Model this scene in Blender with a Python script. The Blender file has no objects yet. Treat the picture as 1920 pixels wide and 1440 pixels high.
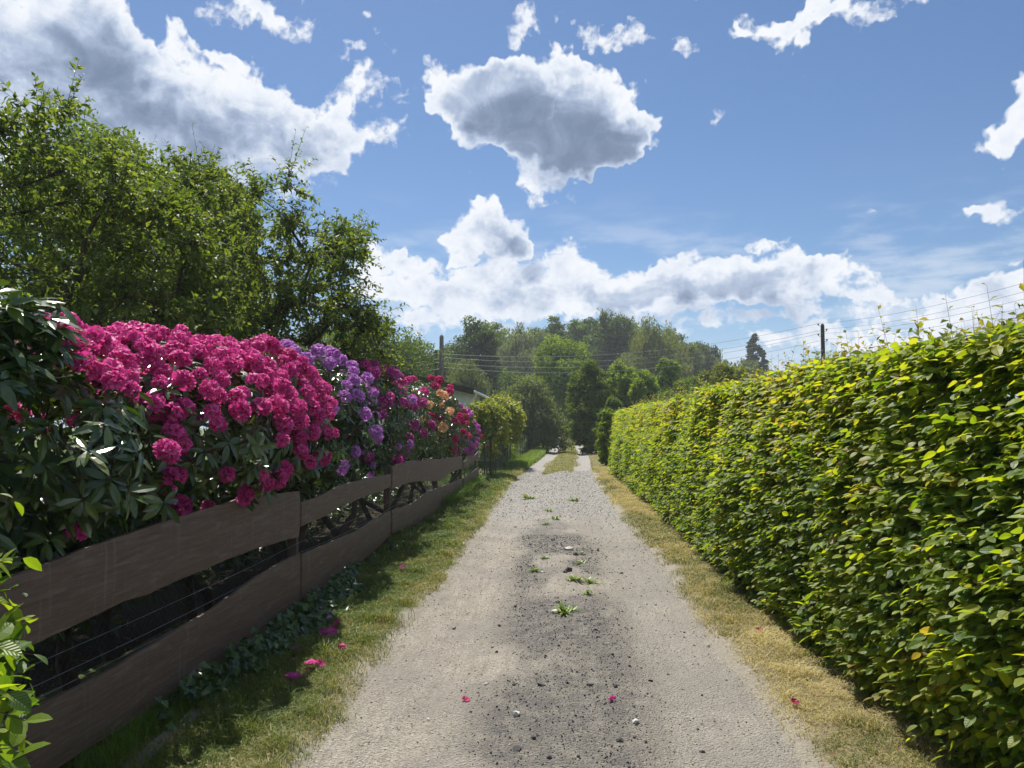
import bpy, math
import numpy as np
from mathutils import Vector

rng = np.random.default_rng(11)
S = bpy.context.scene
COL = S.collection
R = math.radians

# ------------------------------------------------------------------ camera
FPX = 1442.0                                   # focal length in photo pixels (1920 wide)
PITCH, YAW = math.atan(80 / FPX), math.atan(80 / FPX)
EYE = 1.6
cam = bpy.data.cameras.new("camera")
cam.sensor_width = 36.0
cam.lens = FPX / 1920 * 36
cam.clip_start, cam.clip_end = 0.05, 3000
camo = bpy.data.objects.new("camera", cam)
COL.objects.link(camo)
camo.location = (0, 0, EYE)
camo.rotation_euler = (math.pi / 2 + PITCH, 0, YAW)
S.camera = camo


def ray(u, v):
    """Direction seen at photo pixel (u, v), in world space."""
    x, y, z = (u - 960) / FPX, 1.0, (720 - v) / FPX
    c, s = math.cos(PITCH), math.sin(PITCH)
    y, z = y * c - z * s, y * s + z * c
    c, s = math.cos(YAW), math.sin(YAW)
    return np.array((x * c - y * s, x * s + y * c, z))


def at(u, v, Y):
    """Point at depth Y seen at pixel (u, v)."""
    d = ray(u, v)
    return np.array((0, 0, EYE)) + d * (Y / d[1])


def at_x(u, v, X):
    d = ray(u, v)
    return np.array((0, 0, EYE)) + d * (X / d[0])


# ------------------------------------------------------------------ sky and sun
SUN_AZ, SUN_EL = R(-21), R(60)                 # azimuth from +Y towards +X
SUN_DIR = Vector((math.sin(SUN_AZ) * math.cos(SUN_EL), math.cos(SUN_AZ) * math.cos(SUN_EL), math.sin(SUN_EL)))
sun = bpy.data.lights.new("sun", 'SUN')
sun.energy = 4.0
sun.angle = R(0.5)
sun.color = (1.0, 0.95, 0.86)
suno = bpy.data.objects.new("sun", sun)
COL.objects.link(suno)
suno.location = SUN_DIR * 60
suno.rotation_euler = SUN_DIR.to_track_quat('Z', 'Y').to_euler()
S.view_settings.view_transform = 'Standard'
S.view_settings.look = 'None'
S.view_settings.exposure = 0.9
S.view_settings.gamma = 1.0
S.cycles.use_denoising = True
S.cycles.max_bounces = 7
S.cycles.diffuse_bounces = 5
S.cycles.glossy_bounces = 2
S.cycles.transmission_bounces = 4
S.cycles.transparent_max_bounces = 4
S.cycles.caustics_reflective = False
S.cycles.caustics_refractive = False
S.cycles.sample_clamp_indirect = 6.0

W = bpy.data.worlds.new("World")
S.world = W
W.use_nodes = True


class NT:
    """Small helper for wiring nodes."""

    def __init__(self, tree):
        self.t = tree
        self.t.nodes.clear()

    def n(self, kind, ins=None, **props):
        nd = self.t.nodes.new(kind)
        for k, v in props.items():
            setattr(nd, k, v)
        for k, v in (ins or {}).items():
            self.put(nd.inputs[k], v)
        return nd

    def put(self, sock, v):
        if isinstance(v, bpy.types.NodeSocket):
            self.t.links.new(v, sock)
        elif isinstance(v, bpy.types.Node):
            self.t.links.new(v.outputs[0], sock)
        else:
            sock.default_value = v

    def m(self, op, a, b=0.0, c=0.0, clamp=False):
        return self.n('ShaderNodeMath', {0: a, 1: b, 2: c}, operation=op, use_clamp=clamp).outputs[0]

    def v(self, op, a, b=(0, 0, 0), c=(0, 0, 0)):
        nd = self.n('ShaderNodeVectorMath', {0: a, 1: b, 2: c}, operation=op)
        return nd.outputs['Value'] if op in ('DOT_PRODUCT', 'LENGTH') else nd.outputs[0]

    def noise(self, vec, scale, detail=3.0, rough=0.55, dims='3D', color=False, distortion=0.0):
        nd = self.n('ShaderNodeTexNoise', {'Scale': scale, 'Detail': detail, 'Roughness': rough, 'Distortion': distortion}, noise_dimensions=dims)
        if vec is not None:
            self.put(nd.inputs['Vector'], vec)
        return nd.outputs['Color' if color else 0]

    def step(self, x, a, b, kind='SMOOTHSTEP'):
        nd = self.n('ShaderNodeMapRange', {'Value': x, 'From Min': a, 'From Max': b}, interpolation_type=kind)
        return nd.outputs[0]

    def mix(self, f, a, b):
        nd = self.n('ShaderNodeMix', data_type='RGBA')
        self.put(nd.inputs[0], f)
        self.put(nd.inputs[6], a)
        self.put(nd.inputs[7], b)
        return nd.outputs[2]

    def ramp(self, fac, stops):
        nd = self.n('ShaderNodeValToRGB', {'Fac': fac})
        e = nd.color_ramp.elements
        while len(e) < len(stops):
            e.new(0.5)
        for el, (p, c) in zip(e, stops):
            el.position = p
            el.color = (*c, 1) if len(c) == 3 else c
        return nd.outputs[0]


def azel(u, v):
    d = ray(u, v)
    d = d / np.linalg.norm(d)
    return np.array((math.atan2(d[0], d[1]), math.asin(d[2]), 0.0))


# clouds of the day: where they stand in the sky (from the photo), size and thickness
CLOUDS = [
    # big cumulus
    (1000, 190, 165, 120, 1.5), (905, 170, 110, 95, 1.1), (1110, 235, 120, 95, 1.2), (1200, 250, 75, 42, .75), (960, 110, 80, 50, .7),
    (1040, 290, 90, 50, 1.0), (1050, 352, 44, 30, .5), (930, 255, 105, 62, 1.0), (1130, 270, 90, 50, .8), (1090, 140, 70, 45, .5), (795, 112, 54, 62, .8), (830, 180, 60, 45, .5),
    # wisps above it
    (1000, 34, 66, 40, .64), (1150, 58, 95, 50, .68), (1262, 62, 42, 30, .62), (1345, 222, 30, 38, .52),
    # big bank upper left
    (60, 130, 270, 230, 1.6), (190, 60, 120, 120, .9), (400, 190, 175, 125, 1.05), (300, 240, 150, 110, 1.0), (540, 260, 160, 80, .85), (660, 260, 130, 60, .75), (690, 175, 85, 60, .62),
    (600, 215, 80, 50, .6), (480, 320, 240, 70, .75), (420, 100, 85, 30, .5), (520, 12, 150, 50, .7), (660, 92, 52, 24, .55), (700, 60, 32, 18, .52),
    (100, 350, 350, 120, .9),
    # middle cumulus and the bank behind it
    (928, 428, 118, 58, 1.5), (975, 440, 50, 40, .8), (820, 525, 230, 75, .70), (1000, 500, 140, 62, .66), (740, 480, 110, 34, .5),
    (1180, 530, 190, 66, .95), (1400, 508, 200, 62, 1.0), (1560, 530, 220, 52, .85), (1300, 555, 340, 50, .85), (1100, 575, 280, 50, .72), (900, 565, 220, 56, .66),
    # far bands near the horizon
    (830, 622, 170, 36, .62), (1330, 622, 210, 36, .7), (1620, 600, 220, 40, .66), (1810, 565, 150, 52, .75), (1890, 600, 180, 66, .75), (1560, 660, 260, 34, .66), (1750, 640, 260, 40, .66), (660, 560, 120, 40, .5),
    # right side
    (1915, 205, 72, 72, 1.15), (1862, 262, 62, 26, .6), (1890, 395, 120, 46, .85), (1810, 395, 60, 28, .6), (1425, 440, 72, 20, .5), (1630, 378, 40, 14, .38), (1910, 512, 40, 14, .45),
    (1470, 58, 120, 46, .66), (1590, 22, 160, 48, .7), (1400, 80, 40, 24, .5), (1310, 0, 60, 16, .4),
    # overhead and to the sides, outside the photo
    (-400, 100, 400, 250, 1.1), (2300, 150, 260, 150, .8), (2400, 520, 300, 60, .7), (900, -420, 350, 140, .9), (-900, 500, 500, 120, .8),
]

# unseen clouds added for fill light, overhead, to both sides and behind the camera: azimuth, elevation, half widths (degrees), thickness
FILL_CLOUDS = [(95, 38, 34, 16, .9), (150, 30, 30, 13, .9), (-165, 42, 30, 17, .95), (-120, 30, 32, 14, .9), (-75, 46, 22, 12, .9), (70, 20, 24, 8, .75), (180, 18, 60, 9, .8), (-95, 14, 40, 8, .7), (130, 62, 70, 11, .85)]


def cloud_group(name, fine):
    """Cloud density over (azimuth, elevation); the coarse version only feeds the shading towards the sun."""
    g = bpy.data.node_groups.new(name, 'ShaderNodeTree')
    g.interface.new_socket("Vector", in_out='INPUT', socket_type='NodeSocketVector')
    g.interface.new_socket("Density", in_out='OUTPUT', socket_type='NodeSocketFloat')
    t = NT(g)
    gi = t.n('NodeGroupInput').outputs[0]
    w1 = t.v('MULTIPLY_ADD', t.noise(gi, 9, 1, .5, color=True, dims='2D'), (.12, .08, 0), (-.06, -.04, 0))
    p = t.v('ADD', gi, w1)
    if fine:
        w2 = t.v('MULTIPLY_ADD', t.noise(gi, 38, 2, .6, color=True, dims='2D'), (.05, .04, 0), (-.025, -.02, 0))
        p = t.v('ADD', p, w2)
    p = t.v('MULTIPLY', p, (1, 1, 0))
    acc = None
    for (u, v, ru, rv, w) in CLOUDS:
        if not fine and w < .7:
            continue
        c = azel(u, v)
        du = abs(azel(u + ru, v)[0] - azel(u - ru, v)[0]) / 2
        dv = abs(azel(u, v + rv)[1] - azel(u, v - rv)[1]) / 2
        q = t.v('MULTIPLY_ADD', p, (1 / du, 1 / dv, 0), (-c[0] / du, -c[1] / dv, 0))
        b = t.m('MAXIMUM', t.m('MULTIPLY_ADD', t.v('DOT_PRODUCT', q, q), -w, w), 0.0)
        acc = b if acc is None else t.m('ADD', acc, b)
    for (a_, e_, ra, re, w) in FILL_CLOUDS:
        q = t.v('MULTIPLY_ADD', p, (1 / R(ra), 1 / R(re), 0), (-a_ / ra, -e_ / re, 0))
        acc = t.m('ADD', acc, t.m('MAXIMUM', t.m('MULTIPLY_ADD', t.v('DOT_PRODUCT', q, q), -w, w), 0.0))
    acc = t.m('MINIMUM', acc, 1.9)
    nz = t.noise(t.v('MULTIPLY', gi, (1, 1.25, 1)), 24, 7 if fine else 5, .62, dims='2D')
    d = t.m('MULTIPLY_ADD', t.m('SUBTRACT', nz, .5), 1.35, t.m('MULTIPLY_ADD', acc, 1.15, -.31))
    if fine:
        bil = t.n('ShaderNodeTexVoronoi', {'Vector': t.v('ADD', gi, w2), 'Scale': 36.0, 'Detail': 2.0, 'Roughness': .6}, feature='F1', voronoi_dimensions='2D')
        d = t.m('MULTIPLY_ADD', t.m('SUBTRACT', .42, bil.outputs['Distance']), .3, d)
    t.n('NodeGroupOutput', {0: d})
    return g


t = NT(W.node_tree)
sky = t.n('ShaderNodeTexSky', sky_type='NISHITA', sun_disc=False, sun_elevation=SUN_EL, sun_rotation=SUN_AZ, altitude=100.0,
          air_density=1.0, dust_density=0.4, ozone_density=4.0)
D = t.n('ShaderNodeTexCoord').outputs['Generated']
D = t.v('NORMALIZE', D)
sep = t.n('ShaderNodeSeparateXYZ', {0: D})
az = t.m('ARCTAN2', sep.outputs[0], sep.outputs[1])
el = t.m('ARCSINE', sep.outputs[2])
P = t.n('ShaderNodeCombineXYZ', {0: az, 1: el}).outputs[0]
d1 = t.n('ShaderNodeGroup', {0: P}, node_tree=cloud_group('cloud_density', True)).outputs[0]
d2 = t.n('ShaderNodeGroup', {0: t.v('ADD', P, (-.022, .034, 0))}, node_tree=cloud_group('cloud_towards_sun', False)).outputs[0]
mask = t.step(d1, -.05, 0.42)
thick = t.step(d1, .2, 2.1)
toward = t.step(d2, -.2, 2.1)
lum = t.noise(t.v('MULTIPLY', P, (1, 1.4, 0)), 15, 6, .6, dims='2D', distortion=.6)
shade = t.m('ADD', t.m('MULTIPLY', thick, .56), t.m('MULTIPLY', toward, .42))
shade = t.m('ADD', shade, t.m('MULTIPLY', t.m('SUBTRACT', lum, .5), .8), clamp=True)
SKY_STRENGTH = 0.055
K = 1 / SKY_STRENGTH
ccol = t.ramp(shade, [(0.0, (.50, .515, .54)), (.2, (.43, .46, .51)), (.5, (.25, .30, .39)), (.8, (.135, .175, .255)), (1.0, (.10, .135, .205))])
ccol = t.v('SCALE', ccol)
facing = t.step(t.v('DOT_PRODUCT', D, tuple(SUN_DIR)), .35, -.45)      # brightens clouds opposite the sun, front light put in for fill
t.put(ccol.node.inputs['Scale'], t.m('MULTIPLY_ADD', facing, 1.5 * K, K))
veil = t.step(t.noise(t.v('MULTIPLY', P, (2.2, 9, 0)), 2.6, 5, .6, dims='2D'), .46, .74)
veil = t.m('MULTIPLY', veil, t.m('MULTIPLY', t.step(el, .32, .12), .78))
ccol = t.mix(t.m('MULTIPLY', veil, t.m('SUBTRACT', 1.0, mask)), ccol, (.33 * K, .385 * K, .46 * K, 1))
alpha = t.m('MULTIPLY', t.m('MAXIMUM', mask, veil), t.step(el, 0.0, .05))
hs = t.n('ShaderNodeHueSaturation', {'Color': sky.outputs[0], 'Saturation': 1.08, 'Value': 1.0})
hs = t.n('ShaderNodeVectorMath', {0: hs.outputs[0], 1: (.90, .95, 1.0)}, operation='MULTIPLY')
low = t.step(el, .16, -.02)
hs = t.n('ShaderNodeMix', {0: t.m('MULTIPLY', low, .8), 6: hs.outputs[0], 7: (.24 * 18, .33 * 18, .50 * 18, 1)}, data_type='RGBA')
skyc = t.mix(alpha, hs.outputs[2], ccol)
bg = t.n('ShaderNodeBackground', {'Color': skyc, 'Strength': SKY_STRENGTH})
t.n('ShaderNodeOutputWorld', {'Surface': bg.outputs[0]})

# ------------------------------------------------------------------ mesh helpers
def norm(a):
    return a / np.maximum(np.linalg.norm(a, axis=-1, keepdims=True), 1e-9)


def hashn(ix, iy, seed):
    h = np.sin(ix * 127.1 + iy * 311.7 + seed * 74.7) * 43758.5453
    return h - np.floor(h)


def vnoise(x, y, seed=0):
    x, y = np.asarray(x, float), np.asarray(y, float)
    ix, iy = np.floor(x), np.floor(y)
    fx, fy = x - ix, y - iy
    fx, fy = fx * fx * (3 - 2 * fx), fy * fy * (3 - 2 * fy)
    a, b = hashn(ix, iy, seed), hashn(ix + 1, iy, seed)
    c, d = hashn(ix, iy + 1, seed), hashn(ix + 1, iy + 1, seed)
    return (a + (b - a) * fx) * (1 - fy) + (c + (d - c) * fx) * fy - .5


def fbm(x, y, seed=0, octv=4):
    r, a = 0, 1.0
    for k in range(octv):
        r = r + a * vnoise(x * 2 ** k, y * 2 ** k, seed + k * 13)
        a *= .5
    return r


def sstep(x, a, b):
    q = np.clip((np.asarray(x, float) - a) / (b - a), 0, 1)
    return q * q * (3 - 2 * q)


class Geo:
    """Collects vertices, faces and a per-vertex (u, v, random) vector and links them as ONE mesh."""

    def __init__(self):
        self.V, self.F, self.A, self.n = [], [], [], 0

    def add(self, V, F, A=None):
        V = np.asarray(V, float).reshape(-1, 3)
        for f in (F if isinstance(F, list) else [F]):
            f = np.asarray(f, np.int64)
            if f.size:
                self.F.append(f + self.n)
        self.V.append(V)
        if A is None:
            A = np.zeros((len(V), 3)) + (0, 0, .5)
        self.A.append(np.broadcast_to(A, (len(V), 3)))
        self.n += len(V)
        return self

    def mesh(self, name, mat, smooth=False):
        V = np.concatenate(self.V)
        A = np.concatenate(self.A)
        me = bpy.data.meshes.new(name)
        idx = np.concatenate([f.ravel() for f in self.F])
        tot = np.concatenate([np.full(len(f), f.shape[1]) for f in self.F])
        me.vertices.add(len(V))
        me.vertices.foreach_set("co", V.astype(np.float32).ravel())
        me.loops.add(len(idx))
        me.loops.foreach_set("vertex_index", idx.astype(np.int32))
        me.polygons.add(len(tot))
        me.polygons.foreach_set("loop_start", np.concatenate([[0], np.cumsum(tot)[:-1]]).astype(np.int32))
        me.polygons.foreach_set("use_smooth", np.full(len(tot), bool(smooth)))
        at_ = me.attributes.new("leaf", 'FLOAT_VECTOR', 'POINT')
        at_.data.foreach_set("vector", A.astype(np.float32).ravel())
        me.update(calc_edges=True)
        me.materials.append(mat)
        return me

    def build(self, name, mat, parent=None, smooth=False):
        o = bpy.data.objects.new(name, self.mesh(name, mat, smooth))
        COL.objects.link(o)
        if parent is not None:
            o.parent = parent
            o.matrix_parent_inverse = parent.matrix_basis.inverted()
        return o

    def box(self, c, s, rz=0.0, A=None):
        x, y, z = np.array(s) / 2
        V = np.array([(-x, -y, -z), (x, -y, -z), (x, y, -z), (-x, y, -z), (-x, -y, z), (x, -y, z), (x, y, z), (-x, y, z)])
        co, si = math.cos(rz), math.sin(rz)
        V = V @ np.array([[co, si, 0], [-si, co, 0], [0, 0, 1]]) + np.array(c)
        return self.add(V, np.array([(0, 3, 2, 1), (4, 5, 6, 7), (0, 1, 5, 4), (1, 2, 6, 5), (2, 3, 7, 6), (3, 0, 4, 7)]), A)

    def tube(self, pts, rad, sides=6, cap=False, rand=.5):
        pts = np.asarray(pts, float)
        n = len(pts)
        rad = np.broadcast_to(np.asarray(rad, float), (n,))
        T = norm(np.gradient(pts, axis=0))
        ref = np.where(np.abs(T[:, 2:3]) > .9, np.array([[1., 0, 0]]), np.array([[0, 0, 1.]]))
        if np.abs(T[:, 2]).mean() > .6:
            ref = np.tile([[1., 0, 0]], (n, 1))
        else:
            ref = np.tile([[0.03, .02, 1.]], (n, 1))
        X = norm(np.cross(ref, T))
        Y = np.cross(T, X)
        a = np.arange(sides) / sides * 2 * math.pi
        V = pts[:, None] + rad[:, None, None] * (np.cos(a)[None, :, None] * X[:, None] + np.sin(a)[None, :, None] * Y[:, None])
        i = np.arange(n - 1)[:, None] * sides
        j = np.arange(sides)[None]
        k = (np.arange(sides)[None] + 1) % sides
        F = np.stack([i + j, i + k, i + sides + k, i + sides + j], -1).reshape(-1, 4)
        A = np.zeros((n, sides, 3))
        A[..., 0] = (a / 6.283)[None]
        A[..., 1] = np.concatenate([[0], np.cumsum(np.linalg.norm(np.diff(pts, axis=0), axis=1))])[:, None]
        A[..., 2] = rand
        Fs = [F]
        if cap:
            Fs.append(np.arange(sides)[None][:, ::-1])
            Fs.append(((n - 1) * sides + np.arange(sides))[None])
        return self.add(V.reshape(-1, 3), Fs, A.reshape(-1, 3))


def empty(name, loc):
    o = bpy.data.objects.new(name, None)
    o.empty_display_size = .2
    COL.objects.link(o)
    o.location = loc
    return o


def tag(o, label=None, cat=None, group=None, kind=None):
    if label:
        o["label"] = label
    if cat:
        o["category"] = cat
    if group:
        o["group"] = group
    if kind:
        o["kind"] = kind
    return o


def frames(d, n):
    """Rotation matrices whose y column is the leaf axis and z column its face normal."""
    y = norm(np.asarray(d, float))
    n = np.asarray(n, float)
    z = norm(n - (n * y).sum(-1, keepdims=True) * y)
    x = np.cross(y, z)
    return np.stack([x, y, z], -1)


def leaf_tpl(ratio=.5, fold=.25, curl=.2, detail=2, wide=.45):
    """A leaf of length 1 along +y; detail 0: 2 triangles, 1: 4, 2: 12."""
    hw = ratio / 2
    if detail == 0:
        V = [(0, 0, 0), (hw, wide, fold * hw), (0, 1, -curl), (-hw, wide, fold * hw)]
        F = [(0, 1, 2), (0, 2, 3)]
        U = [(0, 0), (1, wide), (0, 1), (-1, wide)]
    elif detail == 1:
        V = [(0, 0, 0), (hw, wide, fold * hw), (0, 1, -curl), (-hw, wide, fold * hw), (0, wide, -curl * wide * wide)]
        F = [(0, 1, 4), (1, 2, 4), (2, 3, 4), (3, 0, 4)]
        U = [(0, 0), (1, wide), (0, 1), (-1, wide), (0, wide)]
    else:
        V, U = [(0, 0, 0)], [(0, 0)]
        for tt, w in ((.2, .72), (.48, 1.0), (.78, .66)):
            z = -curl * tt * tt
            for s in (1, 0, -1):
                V.append((s * w * hw, tt, z + fold * w * hw * abs(s)))
                U.append((s * w, tt))
        V.append((0, 1, -curl))
        U.append((0, 1))
        F = [(0, 1, 2), (0, 2, 3)]
        for r in (1, 4):
            F += [(r, r + 3, r + 4), (r, r + 4, r + 1), (r + 1, r + 4, r + 5), (r + 1, r + 5, r + 2)]
        F += [(7, 10, 8), (8, 10, 9)]
    return np.array(V, float), np.array(F), np.array(U, float)


def scatter(geo, tpl, P, Rm, Sz, rand):
    V, F, U = tpl
    P = np.asarray(P, float)
    n, m = len(P), len(V)
    if n == 0:
        return geo
    Sz = np.asarray(Sz, float)
    W_ = np.einsum('nij,mj->nmi', Rm, V) * Sz.reshape(-1, 1, 1) + P[:, None]
    A = np.zeros((n, m, 3))
    A[..., :2] = U[None]
    A[..., 2] = np.asarray(rand).reshape(-1, 1)
    FF = F[None] + (np.arange(n) * m)[:, None, None]
    return geo.add(W_.reshape(-1, 3), FF.reshape(-1, F.shape[1]), A.reshape(-1, 3))


def rnd(n):
    return rng.random(n)


def gau(n, k=3):
    return rng.normal(size=(n, k))


# ------------------------------------------------------------------ materials
def new_mat(name):
    m = bpy.data.materials.new(name)
    m.use_nodes = True
    return m, NT(m.node_tree)


def attr(t):
    a = t.n('ShaderNodeAttribute', attribute_name="leaf")
    s = t.n('ShaderNodeSeparateXYZ', {0: a.outputs['Vector']})
    return s.outputs[0], s.outputs[1], s.outputs[2]


def leaf_mat(name, stops, trans=.42, rough=.42, spec=.45, veins=0.0, tcol=(1.35, 1.25, .55), nscale=1.3, bumpd=.0025):
    m, t = new_mat(name)
    u, v, r = attr(t)
    pos = t.n('ShaderNodeNewGeometry').outputs['Position']
    f = t.m('ADD', r, t.m('MULTIPLY', t.m('SUBTRACT', t.noise(pos, nscale, 2), .5), .55), clamp=True)
    c = t.ramp(f, stops)
    bump = None
    if veins:
        au = t.m('ABSOLUTE', u)
        w = t.m('SINE', t.m('MULTIPLY', t.m('SUBTRACT', v, t.m('MULTIPLY', au, .28)), veins))
        mid = t.step(au, .0, .10)
        h = t.m('MULTIPLY', t.m('ADD', w, 1.0), mid)
        bump = t.n('ShaderNodeBump', {'Height': h, 'Strength': .25, 'Distance': bumpd}).outputs[0]
        c = t.mix(t.m('MULTIPLY', t.step(w, .3, 1.0), .07), c, t.v('MULTIPLY', c, (.55, .6, .6)))
    p = t.n('ShaderNodeBsdfPrincipled', {'Base Color': c, 'Roughness': rough, 'Specular IOR Level': spec})
    tr = t.n('ShaderNodeBsdfTranslucent', {'Color': t.v('MULTIPLY', c, tcol)})
    if bump is not None:
        t.put(p.inputs['Normal'], bump)
    mx = t.n('ShaderNodeMixShader', {0: trans, 1: p.outputs[0], 2: tr.outputs[0]})
    t.n('ShaderNodeOutputMaterial', {0: mx.outputs[0]})
    return m


def bark_mat(name, a, b, scale=9.0, rough=.9):
    m, t = new_mat(name)
    pos = t.n('ShaderNodeTexCoord').outputs['Object']
    n1 = t.noise(t.v('MULTIPLY', pos, (1, 1, .35)), scale, 5, .65)
    c = t.ramp(n1, [(.3, a), (.7, b)])
    bp = t.n('ShaderNodeBump', {'Height': t.noise(t.v('MULTIPLY', pos, (1, 1, .3)), scale * 3, 4, .6), 'Strength': .7, 'Distance': .012})
    p = t.n('ShaderNodeBsdfPrincipled', {'Base Color': c, 'Roughness': rough, 'Specular IOR Level': .25, 'Normal': bp.outputs[0]})
    t.n('ShaderNodeOutputMaterial', {0: p.outputs[0]})
    return m


def plain_mat(name, col, rough=.6, spec=.4, metal=0.0, var=.25, scale=14.0):
    m, t = new_mat(name)
    pos = t.n('ShaderNodeTexCoord').outputs['Object']
    nz = t.noise(pos, scale, 4, .6)
    k = t.m('MULTIPLY_ADD', t.m('SUBTRACT', nz, .5), var * 2, 1.0)
    sc = t.n('ShaderNodeVectorMath', {0: (*col,), 'Scale': k}, operation='SCALE')
    p = t.n('ShaderNodeBsdfPrincipled', {'Base Color': sc.outputs[0], 'Roughness': rough, 'Specular IOR Level': spec, 'Metallic': metal})
    t.n('ShaderNodeOutputMaterial', {0: p.outputs[0]})
    return m


M = {}
M['hornbeam'] = leaf_mat("hornbeam_leaf", [(0, (.030, .068, .012)), (.25, (.06, .125, .014)), (.5, (.13, .205, .018)), (.85, (.245, .30, .027)), (.985, (.29, .31, .035)), (1, (.26, .21, .06))],
                         trans=.52, rough=.42, spec=.35, veins=52, tcol=(2.2, 2.0, .6))
M['young'] = leaf_mat("young_hornbeam_leaf", [(0, (.11, .17, .02)), (.5, (.20, .24, .03)), (.85, (.25, .21, .045)), (1, (.21, .11, .045))], trans=.5, rough=.4, veins=70, tcol=(1.7, 1.5, .6))
M['rhodo'] = leaf_mat("rhododendron_leaf", [(0, (.022, .046, .015)), (.45, (.048, .085, .020)), (.8, (.10, .145, .028)), (.95, (.12, .14, .03)), (1, (.20, .17, .03))],
                      trans=.18, rough=.28, spec=.6, tcol=(1.8, 1.9, .5))
M['apple'] = leaf_mat("apple_leaf", [(0, (.05, .085, .022)), (.5, (.10, .15, .034)), (1, (.19, .235, .055))], trans=.48, rough=.52, spec=.35, tcol=(1.6, 1.55, .5))
M['vine'] = leaf_mat("vine_leaf", [(0, (.09, .14, .014)), (.5, (.20, .25, .03)), (1, (.32, .33, .05))], trans=.45, rough=.45, tcol=(1.4, 1.3, .5))
M['ivy'] = leaf_mat("ivy_leaf", [(0, (.02, .05, .014)), (.6, (.04, .09, .02)), (1, (.07, .13, .03))], trans=.25, rough=.35)
for k, (a, b) in {'dark': ((.034, .064, .016), (.10, .15, .034)), 'mid': ((.05, .09, .018), (.14, .20, .036)), 'bright': ((.08, .14, .018), (.22, .30, .042)),
                  'willow': ((.07, .10, .034), (.19, .22, .07)), 'grey': ((.06, .09, .048), (.16, .20, .10)), 'poplar': ((.018, .036, .018), (.05, .075, .035))}.items():
    M['tree_' + k] = leaf_mat(k + "_tree_leaf", [(0, a), (1, b)], trans=.44, rough=.55, spec=.3, tcol=(1.9, 1.8, .6), nscale=.25)
M['bark'] = bark_mat("bark", (.035, .027, .020), (.085, .068, .052))
M['stem'] = bark_mat("rhododendron_stem", (.030, .022, .016), (.075, .055, .040), 18)
M['twig'] = bark_mat("young_twig", (.07, .05, .03), (.13, .09, .05), 20)


def petal_mat(name, c0, c1, throat):
    m, t = new_mat(name)
    u, v, r = attr(t)
    c = t.ramp(r, [(0, c0), (1, c1)])
    c = t.mix(t.m('MULTIPLY', t.step(v, .45, .0), .75), c, (*throat, 1))
    p = t.n('ShaderNodeBsdfPrincipled', {'Base Color': c, 'Roughness': .55, 'Specular IOR Level': .25})
    tr = t.n('ShaderNodeBsdfTranslucent', {'Color': t.v('MULTIPLY', c, (1.1, 1.0, 1.05))})
    mx = t.n('ShaderNodeMixShader', {0: .42, 1: p.outputs[0], 2: tr.outputs[0]})
    t.n('ShaderNodeOutputMaterial', {0: mx.outputs[0]})
    return m


M['pink'] = petal_mat("deep_pink_petal", (.52, .035, .22), (.74, .13, .41), (.42, .015, .12))
M['lilac'] = petal_mat("lilac_petal", (.42, .16, .50), (.62, .31, .68), (.30, .07, .36))
M['magenta'] = petal_mat("magenta_petal", (.38, .035, .24), (.56, .10, .36), (.26, .01, .15))
M['orange'] = petal_mat("apricot_petal", (.70, .40, .20), (.78, .58, .34), (.68, .25, .08))
M['crimson'] = petal_mat("crimson_petal", (.40, .014, .11), (.57, .045, .20), (.26, .006, .05))
M['mauve'] = petal_mat("mauve_petal", (.45, .10, .40), (.58, .20, .52), (.30, .04, .25))

# ------------------------------------------------------------------ ground
def road_cx(y):
    return np.interp(y, [0, 22, 30, 37, 50, 77, 115, 140], [0, 0, .2, .5, .85, 1.3, 1.6, 1.7])


def road_fields(x, y):
    """x is measured from the middle of the track: dark grit, grass and gravel shares."""
    nz = fbm(x * 2.2, y * 1.1, 3, 4)
    dark = sstep(np.abs(x - .04 + .12 * vnoise(x * 0, y * .8, 77)), .70, .30) * sstep(y, 17, 10) * sstep(nz + .62 * sstep(np.abs(y - 4.3), 1.0, .2) + .35 * sstep(np.abs(y - 6.4), 1.3, .3) + .28 * sstep(y, 15, 11), -.08, .42)
    grass = sstep(y + 3 * fbm(x * 2, y * .3, 5), 25.5, 29) * sstep(np.abs(x) + .25 * fbm(x * 1.5, y * .4, 8), .72, .45)
    gravel = sstep(y + 2 * nz, 10.5, 15) * (1 - grass)
    return dark, grass, gravel


M['road'], t = new_mat("dirt_road")
rd, rg, rv = attr(t)
pos = t.n('ShaderNodeNewGeometry').outputs['Position']
fine = t.noise(pos, 60, 5, .65)
mid_ = t.noise(pos, 7, 4, .6)
big = t.noise(pos, 1.1, 4, .55)
px = t.n('ShaderNodeSeparateXYZ', {0: pos}).outputs[0]
streak = t.noise(t.v('MULTIPLY', pos, (1, .06, 1)), 22, 3, .6)
base = t.ramp(t.m('ADD', t.m('MULTIPLY', mid_, .45), t.m('MULTIPLY', streak, .55)), [(.3, (.255, .228, .188)), (.55, (.36, .328, .276)), (.75, (.45, .412, .35))])
base = t.mix(t.m('MULTIPLY', t.step(fine, .52, .36), .6), base, (.15, .138, .12, 1))
base = t.mix(t.m('MULTIPLY', t.step(fine, .54, .68), .55), base, (.54, .50, .43, 1))
base = t.mix(t.m('MULTIPLY', t.step(big, .42, .62), .6), base, (.24, .22, .195, 1))
base = t.mix(t.m('MULTIPLY', t.step(px, .45, .75), .3), base, (.25, .235, .22, 1))
vor = t.n('ShaderNodeTexVoronoi', {'Vector': pos, 'Scale': 75.0}, feature='F1')
stone = t.ramp(t.n('ShaderNodeSeparateColor', {0: vor.outputs['Color']}).outputs[0], [(0, (.16, .15, .145)), (.5, (.33, .32, .30)), (1, (.50, .48, .45))])
base = t.mix(t.m('MULTIPLY', rv, .7), base, stone)
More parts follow.
